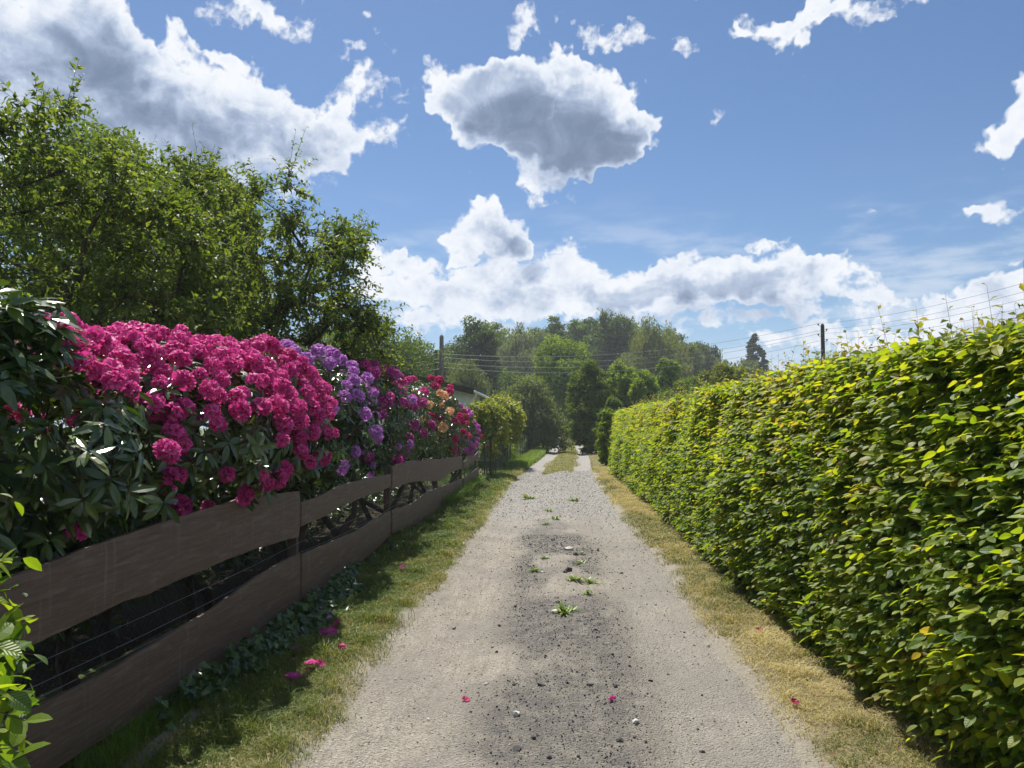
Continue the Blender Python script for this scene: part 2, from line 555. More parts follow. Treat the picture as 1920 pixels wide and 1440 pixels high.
dk = t.m('MULTIPLY', rd, t.step(t.m('ADD', t.m('MULTIPLY', fine, .6), t.m('MULTIPLY', mid_, .4)), .36, .58), clamp=True)
base = t.mix(t.m('MULTIPLY', dk, .76), base, (.072, .071, .073, 1))
speck = t.step(t.noise(pos, 95, 3, .65), .62, .70)
base = t.mix(t.m('MULTIPLY', speck, .75), base, (.07, .065, .06, 1))
speck2 = t.step(t.noise(t.v('ADD', pos, (7, 3, 1)), 85, 3, .65), .63, .70)
base = t.mix(t.m('MULTIPLY', speck2, .6), base, (.55, .53, .50, 1))
base = t.mix(t.m('MULTIPLY', rg, t.step(mid_, .3, .5)), base, (.24, .215, .11, 1))
bp = t.n('ShaderNodeBump', {'Height': t.m('ADD', fine, t.m('MULTIPLY', t.m('SUBTRACT', 1.0, vor.outputs['Distance']), .6)), 'Strength': 1.0, 'Distance': .022})
p = t.n('ShaderNodeBsdfPrincipled', {'Base Color': base, 'Roughness': .95, 'Specular IOR Level': .15, 'Normal': bp.outputs[0]})
t.n('ShaderNodeOutputMaterial', {0: p.outputs[0]})

M['soil'], t = new_mat("verge_soil")
pos = t.n('ShaderNodeNewGeometry').outputs['Position']
px = t.n('ShaderNodeSeparateXYZ', {0: pos}).outputs[0]
n1 = t.noise(pos, 3.0, 5, .6)
n2 = t.noise(pos, 55, 4, .7)
c = t.ramp(n2, [(.3, (.10, .085, .05)), (.55, (.20, .17, .09)), (.75, (.34, .29, .17))])
c = t.mix(t.m('MULTIPLY', t.step(px, .5, -.5), t.step(n1, .38, .6)), c, (.06, .09, .022, 1))
c = t.mix(t.m('MULTIPLY', t.step(n1, .55, .7), .6), c, (.21, .19, .165, 1))
e_ = attr(t)[0]
c = t.mix(t.step(t.m('ADD', e_, t.m('MULTIPLY', t.m('SUBTRACT', n1, .5), 1.2)), .25, .8), c, t.ramp(n2, [(.3, (.20, .18, .15)), (.7, (.34, .31, .26))]))
bp = t.n('ShaderNodeBump', {'Height': n2, 'Strength': .9, 'Distance': .02})
p = t.n('ShaderNodeBsdfPrincipled', {'Base Color': c, 'Roughness': .95, 'Specular IOR Level': .1, 'Normal': bp.outputs[0]})
t.n('ShaderNodeOutputMaterial', {0: p.outputs[0]})

M['lawn'], t = new_mat("garden_ground")
pos = t.n('ShaderNodeNewGeometry').outputs['Position']
c = t.ramp(t.m('ADD', t.m('MULTIPLY', t.noise(pos, .6, 4), .6), t.m('MULTIPLY', t.noise(pos, 14, 4), .4)), [(.3, (.045, .075, .016)), (.55, (.085, .13, .024)), (.75, (.15, .17, .05))])
bp = t.n('ShaderNodeBump', {'Height': t.noise(pos, 40, 4, .7), 'Strength': .8, 'Distance': .03})
p = t.n('ShaderNodeBsdfPrincipled', {'Base Color': c, 'Roughness': .9, 'Specular IOR Level': .15, 'Normal': bp.outputs[0]})
t.n('ShaderNodeOutputMaterial', {0: p.outputs[0]})


def grid_faces(nr, nc):
    i = np.arange(nr - 1)[:, None] * nc + np.arange(nc - 1)[None]
    return np.stack([i, i + 1, i + nc + 1, i + nc], -1).reshape(-1, 4)


def rows(y0, y1, k, lo):
    ys = [y0]
    while ys[-1] < y1:
        ys.append(ys[-1] + max(lo, abs(ys[-1]) * k))
    return np.array(ys)


g = Geo()
xs = np.array([-450, -200, -60, -20, -8, 8, 20, 60, 200, 450.])
ys = np.array([-150, -60, -15, 0, 15, 40, 80, 120, 180, 300, 700.])
X, Y = np.meshgrid(xs, ys)
g.add(np.stack([X, Y, X * 0 - .07], -1).reshape(-1, 3), grid_faces(len(ys), len(xs)))
tag(g.build("ground", M['lawn']), "flat green garden ground reaching to the horizon", "ground", kind='structure')

def road_z(X, Y):
    rd = road_fields(X, Y)[0]
    Z = .016 * fbm(X * 3, Y * 1.5, 21, 4) + .007 * fbm(X * 16, Y * 13, 22, 3) * (1 + rd) * sstep(Y, 13, 7) - .030 * np.exp(-((np.abs(X) - .78) / .24) ** 2) + .012 * np.exp(-(X / .4) ** 2)
    Z += rd * .012 * np.abs(fbm(X * 30, Y * 30, 9, 2)) * sstep(Y, 11, 7) - .09 * sstep(np.abs(X), 1.28, 1.55)
    tread = (np.sin((Y * 1.0 + np.abs(X - .92) * 2.2) * 75) > .1) * sstep(np.abs(np.abs(X - .92) - .07), .055, .03) * sstep(fbm(X, Y * .7, 31), -.1, .2) * sstep(Y, 9, 5)
    Z -= .006 * tread + .005 * sstep(np.abs(np.abs(X - .92) - .13), .02, .006) * sstep(Y, 14, 8)
    return Z


ys = rows(-3, 124, .006, .03)
xs = np.linspace(-1.55, 1.55, 104)
X, Y = np.meshgrid(xs, ys)
rd, rg, rv = road_fields(X, Y)
Z = road_z(X, Y)
g = Geo().add(np.stack([X + road_cx(Y), Y, Z], -1).reshape(-1, 3), grid_faces(len(ys), len(xs)), np.stack([rd, rg, rv], -1).reshape(-1, 3))
tag(g.build("road", M['road'], smooth=True), "pale dirt and gravel track with a dark gritty strip along its middle", "road", kind='structure')

ys = rows(-3, 124, .012, .06)


def verge_h(x, y, side):
    """Height of a verge at distance x outward from the middle of the track."""
    return .045 * sstep(x, 1.05, 1.55) + .03 * fbm(x * 2.5, y * 1.3, 40 + side, 4) * sstep(x, 1.15, 1.5) - .075 * sstep(x, 1.27, 1.0) + .02 * fbm(x * 9, y * 7, 44 + side, 2) * sstep(x, 1.1, 1.3)


for side, name, far_ in ((-1, "left_verge", 3.2), (1, "right_verge", 2.7)):
    xs = np.linspace(1.0, far_, 40)
    X, Y = np.meshgrid(xs, ys)
    Xn = X + .10 * fbm(X * 0 + 1, Y * .9, 50 + side, 3) * (X < 1.6)
    Z = verge_h(X, Y, side) - .12 * sstep(X, far_ - .25, far_)
    F = grid_faces(len(ys), len(xs))
    E = sstep(X, 1.50, 1.18)
    g = Geo().add(np.stack([road_cx(Y) + side * Xn, Y, Z], -1).reshape(-1, 3), F if side > 0 else F[:, ::-1], np.stack([E, E, E], -1).reshape(-1, 3))
    tag(g.build(name, M['soil'], smooth=True), "narrow strip of bare earth and turf beside the track, " + ("along the board fence" if side < 0 else "under the hornbeam hedge"), "verge", kind='structure')


M['litter'], t = new_mat("shade_toned_litter")  # dark sheet, its colour carries the shade under the bushes
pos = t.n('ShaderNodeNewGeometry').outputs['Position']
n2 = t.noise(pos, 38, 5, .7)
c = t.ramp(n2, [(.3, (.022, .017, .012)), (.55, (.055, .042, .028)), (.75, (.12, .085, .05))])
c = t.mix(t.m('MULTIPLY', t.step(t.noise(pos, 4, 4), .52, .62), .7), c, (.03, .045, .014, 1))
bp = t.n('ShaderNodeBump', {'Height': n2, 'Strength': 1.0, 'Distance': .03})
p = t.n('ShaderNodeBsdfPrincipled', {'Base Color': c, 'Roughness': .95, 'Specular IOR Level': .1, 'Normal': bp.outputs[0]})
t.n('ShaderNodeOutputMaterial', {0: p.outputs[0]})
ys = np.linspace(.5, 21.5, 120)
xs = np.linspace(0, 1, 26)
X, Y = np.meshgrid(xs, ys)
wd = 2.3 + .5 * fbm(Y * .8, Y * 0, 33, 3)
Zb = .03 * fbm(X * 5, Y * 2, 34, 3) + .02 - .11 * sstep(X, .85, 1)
tag(Geo().add(np.stack([-2.14 - X * wd, Y, Zb], -1).reshape(-1, 3), grid_faces(len(ys), len(xs))[:, ::-1]).build("shade_toned_bed", M['litter'], smooth=True), "leaf litter bed, its colour darkened as shade, under the rhododendrons behind the board fence", "ground", kind='structure')


# ------------------------------------------------------------------ grass
def grass_mat(name, stops, trans=.35):
    m, t = new_mat(name)
    u, v, r = attr(t)
    pos = t.n('ShaderNodeNewGeometry').outputs['Position']
    f = t.m('ADD', r, t.m('MULTIPLY', t.m('SUBTRACT', t.noise(pos, 2.2, 3), .5), 1.1), clamp=True)
    c = t.ramp(f, stops)
    p = t.n('ShaderNodeBsdfPrincipled', {'Base Color': c, 'Roughness': .5, 'Specular IOR Level': .3})
    tr = t.n('ShaderNodeBsdfTranslucent', {'Color': t.v('MULTIPLY', c, (1.3, 1.3, .6))})
    mx = t.n('ShaderNodeMixShader', {0: trans, 1: p.outputs[0], 2: tr.outputs[0]})
    t.n('ShaderNodeOutputMaterial', {0: mx.outputs[0]})
    return m


M['grass'] = grass_mat("green_grass", [(0, (.035, .075, .012)), (.35, (.075, .135, .018)), (.65, (.15, .19, .035)), (.85, (.30, .27, .10)), (1, (.42, .36, .18))])
M['straw'] = grass_mat("dry_grass", [(0, (.10, .14, .03)), (.25, (.22, .20, .07)), (.5, (.42, .35, .17)), (1, (.62, .53, .31))])
M['tall'] = grass_mat("tall_grass", [(0, (.06, .13, .015)), (.6, (.13, .22, .025)), (1, (.25, .27, .06))], .45)


def blades(g, P, h, w, lean, rand):
    n = len(P)
    a = rnd(n) * 6.283
    side = np.stack([np.cos(a), np.sin(a), a * 0], -1)
    b = a + 1.57 + gau(n, 1)[:, 0] * .5
    fwd = np.stack([np.cos(b), np.sin(b), b * 0], -1)
    h, w, lean = (np.broadcast_to(q, (n,))[:, None] for q in (h, w, lean))
    up = np.array([[0, 0, 1.]])
    mid = P + up * h * .55 + fwd * h * lean * .35
    tip = P + up * h * (1 - .35 * np.minimum(lean, 1.2)) + fwd * h * lean
    V = np.stack([P - side * w / 2, P + side * w / 2, mid - side * w * .38, mid + side * w * .38, tip], 1)
    F = np.array([(0, 1, 3), (0, 3, 2), (2, 3, 4)])
    A = np.zeros((n, 5, 3))
    A[:, :, 1] = [0, 0, .5, .5, 1]
    A[:, :, 2] = np.asarray(rand).reshape(-1, 1)
    g.add(V.reshape(-1, 3), (F[None] + (np.arange(n) * 5)[:, None, None]).reshape(-1, 3), A.reshape(-1, 3))


def verge_points(n, y0, y1, x0, x1, side, thr, seed, edge=.12):
    y = y0 + (y1 - y0) * rnd(n)
    x = x0 + (x1 - x0) * rnd(n)
    ed = x0 + .05 + edge * (fbm(x * 0 + 3, y * 1.3, seed, 4) + .5)
    dens = fbm(x * 2.2, y * 1.6, seed + 7, 4) + .5 * sstep(x - ed, 0, .35)
    keep = rnd(n) < sstep(dens, thr - .35, thr + .35) * (.06 + .94 * sstep(x - ed, -.10, .16)) * (x > x0)
    x, y = x[keep], y[keep]
    return np.stack([road_cx(y) + side * x, y, verge_h(x, y, side) - .006], -1)


g = Geo()
for y0, y1, n, w, hh in ((1.8, 5, 48000, .0034, .042), (5, 9, 42000, .0045, .046), (9, 16, 36000, .008, .05), (16, 30, 26000, .014, .06)):
    P = verge_points(n, y0, y1, 1.08, 2.35, -1, -.3, 60)
    n = len(P)
    blades(g, P, hh * (.5 + rnd(n)) * (1 + 1.3 * sstep(fbm(P[:, 0] * 6, P[:, 1] * 5, 97, 3), .12, .5)), w * (.7 + .6 * rnd(n)), .4 + .9 * rnd(n), np.clip(.24 + .5 * rnd(n) + .26 * sstep(P[:, 0], -1.7, -1.2), 0, 1))
tag(g.build("verge_grass", M['grass']), "short green grass growing between the track and the board fence", "grass", kind='stuff')
g = Geo()
for y0, y1, n, w, hh in ((1.8, 5, 42000, .0032, .036), (5, 9, 36000, .0045, .040), (9, 16, 30000, .008, .045), (16, 30, 22000, .014, .05)):
    P = verge_points(n, y0, y1, 1.08, 2.15, 1, -.02, 80)
    n = len(P)
    green = fbm(P[:, 0] * 1.5, P[:, 1] * .8, 91, 3)
    blades(g, P, hh * (.4 + rnd(n)) * (1 + 1.2 * sstep(fbm(P[:, 0] * 6, P[:, 1] * 5, 98, 3), .15, .5)), w * (.7 + .6 * rnd(n)), .6 + 1.3 * rnd(n), np.clip(.66 + .6 * (rnd(n) - .5) - .75 * sstep(green, -.15, .45) * (rnd(n) < .65), 0, 1))
tag(g.build("dry_verge_grass", M['straw']), "dry straw coloured short grass between the track and the hornbeam hedge", "grass", kind='stuff')
# grass down the middle of the far track and on the far verges
g = Geo()
n = 17000
y = 26 + 85 * rnd(n) ** 1.6
x = gau(n, 1)[:, 0] * .34
k = road_fields(x, y)[1] > .35
x, y = x[k], y[k]
n = len(x)
blades(g, np.stack([road_cx(y) + x, y, x * 0 - .01], -1), .07 * (.6 + rnd(n)), .0006 * y * (.7 + .6 * rnd(n)), .5 + .8 * rnd(n), np.clip(.52 + .5 * rnd(n), 0, 1))
n = 30000
y = 28 + 90 * rnd(n) ** 1.5
x = np.where(rnd(n) < .5, -1, 1) * (1.2 + 1.3 * rnd(n))
blades(g, np.stack([road_cx(y) + x, y, x * 0 - .01], -1), .08 * (.6 + rnd(n)), .0007 * y * (.7 + .6 * rnd(n)), .5 + .8 * rnd(n), np.clip(np.where(x > 0, .6, .3) + .35 * rnd(n), 0, 1))
tag(g.build("far_track_grass", M['grass']), "sparse grass between the two wheel ruts of the far track", "grass", kind='stuff')
g = Geo()
n = 14000
y = 29 + 32 * rnd(n)
x = road_cx(y) - 1.25 - .75 * rnd(n) ** .8
blades(g, np.stack([x, y, x * 0 - .02], -1), (.22 + .22 * rnd(n)), .016 + .01 * rnd(n), .2 + .5 * rnd(n), .3 + .6 * rnd(n))
n = 2600
y = 14.5 + 7 * rnd(n)
x = -2.0 - .18 * gau(n, 1)[:, 0] ** 2
blades(g, np.stack([x, y, x * 0], -1), (.2 + .25 * rnd(n)), .009 + .005 * rnd(n), .3 + .6 * rnd(n), .1 + .5 * rnd(n))
n = 900
y = 3.4 + 1.3 * rnd(n)
blades(g, np.stack([-2.08 + .05 * gau(n, 1)[:, 0], y, y * 0], -1), (.10 + .16 * rnd(n)), .004, .3 + .6 * rnd(n), .1 + .4 * rnd(n))
tag(g.build("tall_grass", M['tall']), "long bright green grass along the foot of the far garden fence", "grass", kind='stuff')
g = Geo()
n = 60000
y = 2 + 24 * rnd(n) ** 1.4
x = -2.5 - 7 * rnd(n)
blades(g, np.stack([x, y, x * 0 - .07], -1), .10 * (.5 + rnd(n)), .014 + .01 * rnd(n), .4 + .8 * rnd(n), .1 + .5 * rnd(n))
tag(g.build("lawn_grass", M['grass']), "green garden lawn seen through the stems behind the board fence", "grass", kind='stuff')

# ------------------------------------------------------------------ pebbles
ph = (1 + 5 ** .5) / 2
IV = norm(np.array([(-1, ph, 0), (1, ph, 0), (-1, -ph, 0), (1, -ph, 0), (0, -1, ph), (0, 1, ph), (0, -1, -ph), (0, 1, -ph), (ph, 0, -1), (ph, 0, 1), (-ph, 0, -1), (-ph, 0, 1)], float))
IFc = np.array([(0, 11, 5), (0, 5, 1), (0, 1, 7), (0, 7, 10), (0, 10, 11), (1, 5, 9), (5, 11, 4), (11, 10, 2), (10, 7, 6), (7, 1, 8), (3, 9, 4), (3, 4, 2), (3, 2, 6), (3, 6, 8), (3, 8, 9), (4, 9, 5), (2, 4, 11), (6, 2, 10), (8, 6, 7), (9, 8, 1)])
M['pebble'], t = new_mat("pebble")
u, v, r = attr(t)
c = t.ramp(r, [(0, (.04, .04, .045)), (.45, (.12, .115, .11)), (.7, (.28, .26, .23)), (1, (.52, .50, .46))])
p = t.n('ShaderNodeBsdfPrincipled', {'Base Color': c, 'Roughness': .8, 'Specular IOR Level': .3})
t.n('ShaderNodeOutputMaterial', {0: p.outputs[0]})


def pebbles(g, x, y, sz, rand):
    n = len(x)
    Rm = frames(gau(n), gau(n))
    V = IV * (1 + .25 * (np.random.default_rng(3).random((12, 1)) - .5))
    Rm = Rm * np.stack([1 + .0 * rnd(n), .75 + .25 * rnd(n), .55 + .3 * rnd(n)], -1)[:, None, :]
    scatter(g, (V, IFc, np.zeros((12, 2))), np.stack([road_cx(y) + x, y, road_z(x, y) + sz * .15], -1), Rm, sz, rand)


g = Geo()
n = 60000
y = 2.4 + 9 * rnd(n) ** 1.5
x = (rnd(n) - .5) * 2.5
dk = road_fields(x, y)[0]
k = rnd(n) < .18 + .5 * dk
x, y, dk = x[k], y[k], dk[k]
pebbles(g, x, y, (.0019 + .00022 * y) * np.exp(.5 * gau(len(x), 1)[:, 0]), np.clip(np.where(rnd(len(x)) < .2 + .75 * dk, .25 * rnd(len(x)), .5 + .5 * rnd(len(x))), 0, 1))
n = 20000
y = 9.5 + 19 * rnd(n)
x = (rnd(n) - .5) * 2.4
k = rnd(n) < road_fields(x, y)[2]
x, y = x[k], y[k]
pebbles(g, x, y, .0062 * np.exp(.45 * gau(len(x), 1)[:, 0]), np.clip(.45 + .65 * rnd(len(x)), 0, 1))
tag(g.build("gravel", M['pebble']), "loose grit and gravel strewn over the track", "gravel", kind='stuff')

# ------------------------------------------------------------------ board fence on the left
M['board'], t = new_mat("weathered_board")
pos = t.n('ShaderNodeTexCoord').outputs['Object']
gr = t.noise(t.v('MULTIPLY', pos, (3, .5, 9)), 6, 6, .65, distortion=.6)
wv = t.noise(t.v('MULTIPLY', pos, (3, 1.2, 26)), 5, 4, .6, distortion=.9)
c = t.ramp(t.m('ADD', t.m('MULTIPLY', gr, .6), t.m('MULTIPLY', wv, .4)), [(.3, (.066, .043, .032)), (.55, (.130, .089, .066)), (.75, (.225, .172, .134))])
worn = t.step(t.noise(t.v('MULTIPLY', pos, (2, .8, 5)), 3.5, 6, .7), .54, .68)
c = t.mix(t.m('MULTIPLY', worn, .5), c, (.20, .175, .155, 1))
drip = t.step(t.noise(t.v('MULTIPLY', pos, (1, 9, .5)), 3.0, 4, .6), .58, .70)
c = t.mix(t.m('MULTIPLY', drip, .3), c, (.24, .21, .185, 1))
crack = t.step(t.m('ABSOLUTE', t.m('SUBTRACT', t.noise(t.v('MULTIPLY', pos, (1, .45, 3.2)), 2.6, 3, .55, distortion=1.0), .5)), .012, .0)
crack = t.m('MULTIPLY', crack, t.step(t.noise(pos, 1.3, 2), .58, .70))
c = t.mix(t.m('MULTIPLY', crack, .4), c, (.012, .009, .008, 1))
bp = t.n('ShaderNodeBump', {'Height': t.m('SUBTRACT', t.m('ADD', gr, wv), t.m('MULTIPLY', crack, 1.2)), 'Strength': .45, 'Distance': .010})
p = t.n('ShaderNodeBsdfPrincipled', {'Base Color': c, 'Roughness': .62, 'Specular IOR Level': .35, 'Normal': bp.outputs[0]})
t.n('ShaderNodeOutputMaterial', {0: p.outputs[0]})
M['wire'] = plain_mat("galvanised_wire", (.22, .22, .22), .5, .5, .4)
M['post'] = bark_mat("fence_post_wood", (.05, .036, .028), (.11, .08, .062), 12)

FX = -2.13
BOARDS = [   # traced outlines (photo pixels) of the waney edged boards, laid on the fence's own plane: (top edge, bottom edge)
    ([(-330, 1190), (-120, 1128), (20, 1083), (90, 1058), (187, 1020), (283, 987), (333, 970), (450, 937), (563, 920)],
     [(-330, 1420), (-120, 1310), (33, 1227), (83, 1203), (167, 1160), (233, 1127), (283, 1113), (333, 1087), (400, 1060), (483, 1030), (563, 1006)]),
    ([(565, 944), (600, 930), (640, 911), (694, 895), (732, 889)], [(565, 986), (610, 969), (640, 948), (680, 932), (732, 914)]),
    ([(736, 875), (760, 866), (781, 863), (827, 861), (867, 855)], [(736, 917), (770, 904), (802, 902), (827, 901), (846, 886), (867, 878)]),
    ([(869, 866), (880, 860), (889, 855), (897, 847)], [(869, 878), (882, 870), (897, 860)]),
    ([(-330, 1500), (-120, 1400), (63, 1330), (117, 1303), (187, 1270), (267, 1223), (333, 1183), (400, 1143), (483, 1080), (563, 1037)],
     [(-330, 1700), (-120, 1590), (117, 1437), (217, 1373), (313, 1307), (367, 1277), (467, 1210), (563, 1134)]),
    ([(565, 1040), (600, 1025), (667, 997), (700, 975), (732, 957)], [(565, 1130), (600, 1104), (667, 1061), (712, 1024), (732, 1003)]),
    ([(736, 957), (770, 947), (802, 922), (843, 907), (867, 898)], [(736, 1000), (787, 980), (830, 958), (850, 940), (867, 928)]),
    ([(869, 897), (882, 889), (897, 876)], [(869, 926), (882, 917), (897, 907)]),
]
fence = empty("board_fence", (FX, 10, 0))
tag(fence, "dark brown board fence of wavy waney edged planks under the rhododendrons", "fence")


def board(top, bot, k):
    def yz(pts):
        q = np.array([at_x(u, v, FX) for u, v in pts])
        return q[:, 1], q[:, 2]
    ty, tz = yz(top)
    by, bz = yz(bot)
    y0, y1 = max(ty[0], by[0]), min(ty[-1], by[-1])
    n = int(max(40, (y1 - y0) / .03))
    y = np.linspace(y0, y1, n)
    zt = np.interp(y, ty, tz) + .010 * fbm(y * 2.5, y * 0 + k, 5, 4)
    zb = np.interp(y, by, bz) + .012 * fbm(y * 2.2, y * 0 + k, 9, 4)
    zb = np.maximum(zb, .035 + .01 * np.sin(y * 3))
    x = FX + .006 * fbm(y * .8, y * 0 + k, 12, 2) + (.004 if k % 2 else 0)
    th = .032
    g = Geo()
    nz = 7
    fr = np.linspace(0, 1, nz)
    Zf = zb[:, None] + (zt - zb)[:, None] * fr[None]
    bev = np.where((fr == 0) | (fr == 1), .006, 0)[None]
    front = np.stack([(x[:, None] + 0 * Zf) - bev, y[:, None] + 0 * Zf, Zf], -1)
    back = front - np.array([th, 0, 0]) + np.stack([2 * bev + 0 * Zf, 0 * Zf, 0 * Zf], -1)
    ring = np.concatenate([front, back[:, ::-1]], 1)
    m = 2 * nz
    i = np.arange(n - 1)[:, None] * m
    j = np.arange(m)[None]
    kx = (np.arange(m)[None] + 1) % m
    g.add(ring.reshape(-1, 3), [np.stack([i + j, i + m + j, i + m + kx, i + kx], -1).reshape(-1, 4), np.arange(m)[None], ((n - 1) * m + np.arange(m))[None, ::-1]])
    g.build("board", M['board'], fence)


for k, (a, b) in enumerate(BOARDS):
    board(a, b, k)
for y, h in ((2.72, .95), (6.46, 1.0), (10.12, 1.03), (14.25, .9), (18.0, .93), (21.45, .98)):
    g = Geo().box((FX - .085, y, h / 2 - .04), (.075, .075, h + .08), .03)
    g.build("post", M['post'], fence)
for z, sag in ((.615, .02), (.53, .035), (.47, .03)):
    y = np.linspace(1.5, 21.4, 120)
    q = (y - 2.72) / 3.8 % 1
    g = Geo().tube(np.stack([FX - .046 + 0 * y, y, z - sag * 4 * q * (1 - q) + .004 * fbm(y * 2, y * 0, 4)], -1), .0012, 4)
    g.build("wire", M['wire'], fence)
g = Geo()
for k in range(-34, 320):            # diamond mesh behind the boards
    for s in (-1, 1):
        y0 = 2 + k * .06
        p0, p1 = (y0, .08), (y0 + s * .82, .90)
        if 1.2 < y0 < 21:
            g.tube([(FX - .12, p0[0], p0[1]), (FX - .12, p1[0], p1[1])], .0007, 3)
M['rusty_wire'] = plain_mat("dull_wire", (.06, .055, .05), .6, .4, .2)
g.build("wire_mesh", M['rusty_wire'], fence)

g = Geo()
y = np.linspace(3.1, 4.75, 30)
for yy in y:
    pass
top = .045 + .012 * fbm(y * 4, y * 0, 7)
xx = -1.955 + .02 * fbm(y * 2, y * 0, 17)
V = np.stack([np.stack([xx - .045, y, top * 0 - .05], -1), np.stack([xx - .04, y, top], -1), np.stack([xx + .035, y, top - .004], -1), np.stack([xx + .045, y, top * 0 - .05], -1)], 1)
i = np.arange(29)[:, None] * 4
j = np.arange(4)[None]
g.add(V.reshape(-1, 3), [np.stack([i + j, i + (j + 1) % 4, i + 4 + (j + 1) % 4, i + 4 + j], -1).reshape(-1, 4), np.array([[3, 2, 1, 0], [116, 117, 118, 119]])])
M['concrete'] = plain_mat("old_concrete", (.20, .19, .175), .9, .2, 0, .4, 22)
tag(g.build("concrete_edging", M['concrete']), "worn grey concrete edging strip in the grass in front of the nearest fence board", "edging")
g = Geo()
y = np.linspace(18.2, 26, 40)
pts = np.stack([np.interp(y, [18, 26], [-2.0, -1.83]) + .03 * fbm(y * .9, y * 0, 3), y, .055 + .012 * fbm(y * 2, y * 0, 5)], -1)
for i in range(39):
    g.box((pts[i] + pts[i + 1]) / 2 - (0, 0, .05), (.07, .215, .12), -.03)
tag(g.build("timber_edging", M['post']), "grey timber edging along the foot of the green wire fence", "edging")

# ivy-like ground cover at the foot of the boards
g = Geo()
n = 2600
y = 3.9 + 6.6 * rnd(n)
dens = fbm(y * 1.3, y * 0, 71, 3)
x = -2.06 + .30 * rnd(n) ** 1.3
k = (dens + .5 * sstep(y, 4.0, 4.6) * sstep(y, 9, 7) - (x + 2.06) * 1.2 > -.05)
y, x = y[k], x[k]
n = len(y)
z = .03 + (.20 * rnd(n)) * sstep(x, -1.76, -2.05)
scatter(g, leaf_tpl(.85, .2, .25, 1, .35), np.stack([x, y, z], -1), frames(np.stack([.6 + .6 * gau(n, 1)[:, 0], -.3 + .8 * gau(n, 1)[:, 0], -.25 + .4 * gau(n, 1)[:, 0]], -1), np.array([[.5, -.3, 1]]) + .4 * gau(n)), .045 + .04 * rnd(n), rnd(n))
tag(g.build("ground_ivy", M['ivy']), "dark green broad leaved ground cover along the foot of the board fence", "ground cover", kind='stuff')


# ------------------------------------------------------------------ foliage builders
def in_lumps(P, lumps, k=.93):
    inside = np.zeros(len(P), bool)
    for c, r in lumps:
        inside |= (((P - np.array(c)) / np.array(r)) ** 2).sum(1) < k * k
    return inside


def shell(lumps, n, depth=(.8, 1.03), zmin=None, rough=.10, seed=0):
    """Points and outward normals spread over the outer skin of a union of ellipsoids."""
    ar = np.array([(r[0] * r[1] + r[0] * r[2] + r[1] * r[2]) for c, r in lumps])
    P, N = [], []
    for kk, (c, r) in enumerate(lumps):
        m = max(1, int(n * ar[kk] / ar.sum() * 1.35))
        d = norm(gau(m))
        rr = depth[0] + (depth[1] - depth[0]) * rnd(m) ** .6
        lump = 1 + rough * 1.6 * (fbm(d[:, 0] * 2.3 + kk * 7 + seed, d[:, 1] * 2.3 + d[:, 2] * 1.7, seed, 3))
        p = np.array(c) + d * np.array(r) * (rr * lump)[:, None]
        nn = norm(d / np.array(r))
        keep = ~in_lumps(p, [q for jj, q in enumerate(lumps) if jj != kk], .86)
        P.append(p[keep])
        N.append(nn[keep])
    P, N = np.concatenate(P), np.concatenate(N)
    if zmin is not None:
        k = P[:, 2] > zmin
        P, N = P[k], N[k]
    i = rng.permutation(len(P))[:n]
    return P[i], N[i]


def limbs(g, bases, targets, r0, rtip=.006, step=.28, sides=6, droop=.0, wig=.06, power=.42, tmin=1):
    """Grow a branching skeleton from the base polylines to all target points and add its tapered limbs to g."""
    pos, par, chains = [], [], []
    for b in bases:
        ids = []
        for i, q in enumerate(b):
            pos.append(np.array(q, float))
            par.append(ids[-1] if ids else -1)
            ids.append(len(pos) - 1)
        chains.append(ids)
    allowed = [i for ids in chains for i in ids[tmin:]]
    tops = np.array([pos[ids[-1]] for ids in chains])
    T = np.asarray(targets, float)
    order = np.argsort(np.min(np.linalg.norm(T[:, None] - tops[None], axis=2), axis=1))
    for ti in order:
        q = T[ti]
        A = np.array([pos[i] for i in allowed])
        d = np.linalg.norm(A - q, axis=1)
        d = d + .35 * np.maximum(0, A[:, 2] - q[2] - .1)
        a = allowed[int(np.argmin(d))]
        p0 = pos[a]
        pp = pos[par[a]] if par[a] >= 0 else p0 - np.array((0, 0, .3))
        L = np.linalg.norm(q - p0)
        dirn = (p0 - pp) / max(1e-6, np.linalg.norm(p0 - pp))
        ctrl = p0 + dirn * L * .35 + np.array((0, 0, .08 * L))
        m = max(2, int(L / step))
        ids = [a]
        for k in range(1, m + 1):
            s_ = k / m
            b = (1 - s_) ** 2 * p0 + 2 * s_ * (1 - s_) * ctrl + s_ * s_ * q
            if k < m:
                b = b + rng.normal(size=3) * wig * min(L, 1.2) * .5
            pos.append(b)
            par.append(ids[-1])
            ids.append(len(pos) - 1)
            allowed.append(ids[-1])
        chains.append(ids)
    cnt = np.zeros(len(pos))
    for ids in chains:
        cnt[ids[-1]] += 1
    for i in range(len(pos) - 1, -1, -1):
        if par[i] >= 0:
            cnt[par[i]] += cnt[i]
    rad = np.minimum(r0, rtip * np.maximum(cnt, 1) ** power)
    nb = len(bases)
    for ci, ids in enumerate(chains):
        P = np.array([pos[i] for i in ids])
        r = rad[ids].copy()
        if ci < nb:
            r = np.maximum(r, np.linspace(r0, max(rad[ids[-1]], r0 * .55), len(ids)))
            r[0] *= 1.25
        else:
            r[0] = min(r[0], r[1] * 1.25)
        g.tube(P, r, sides)


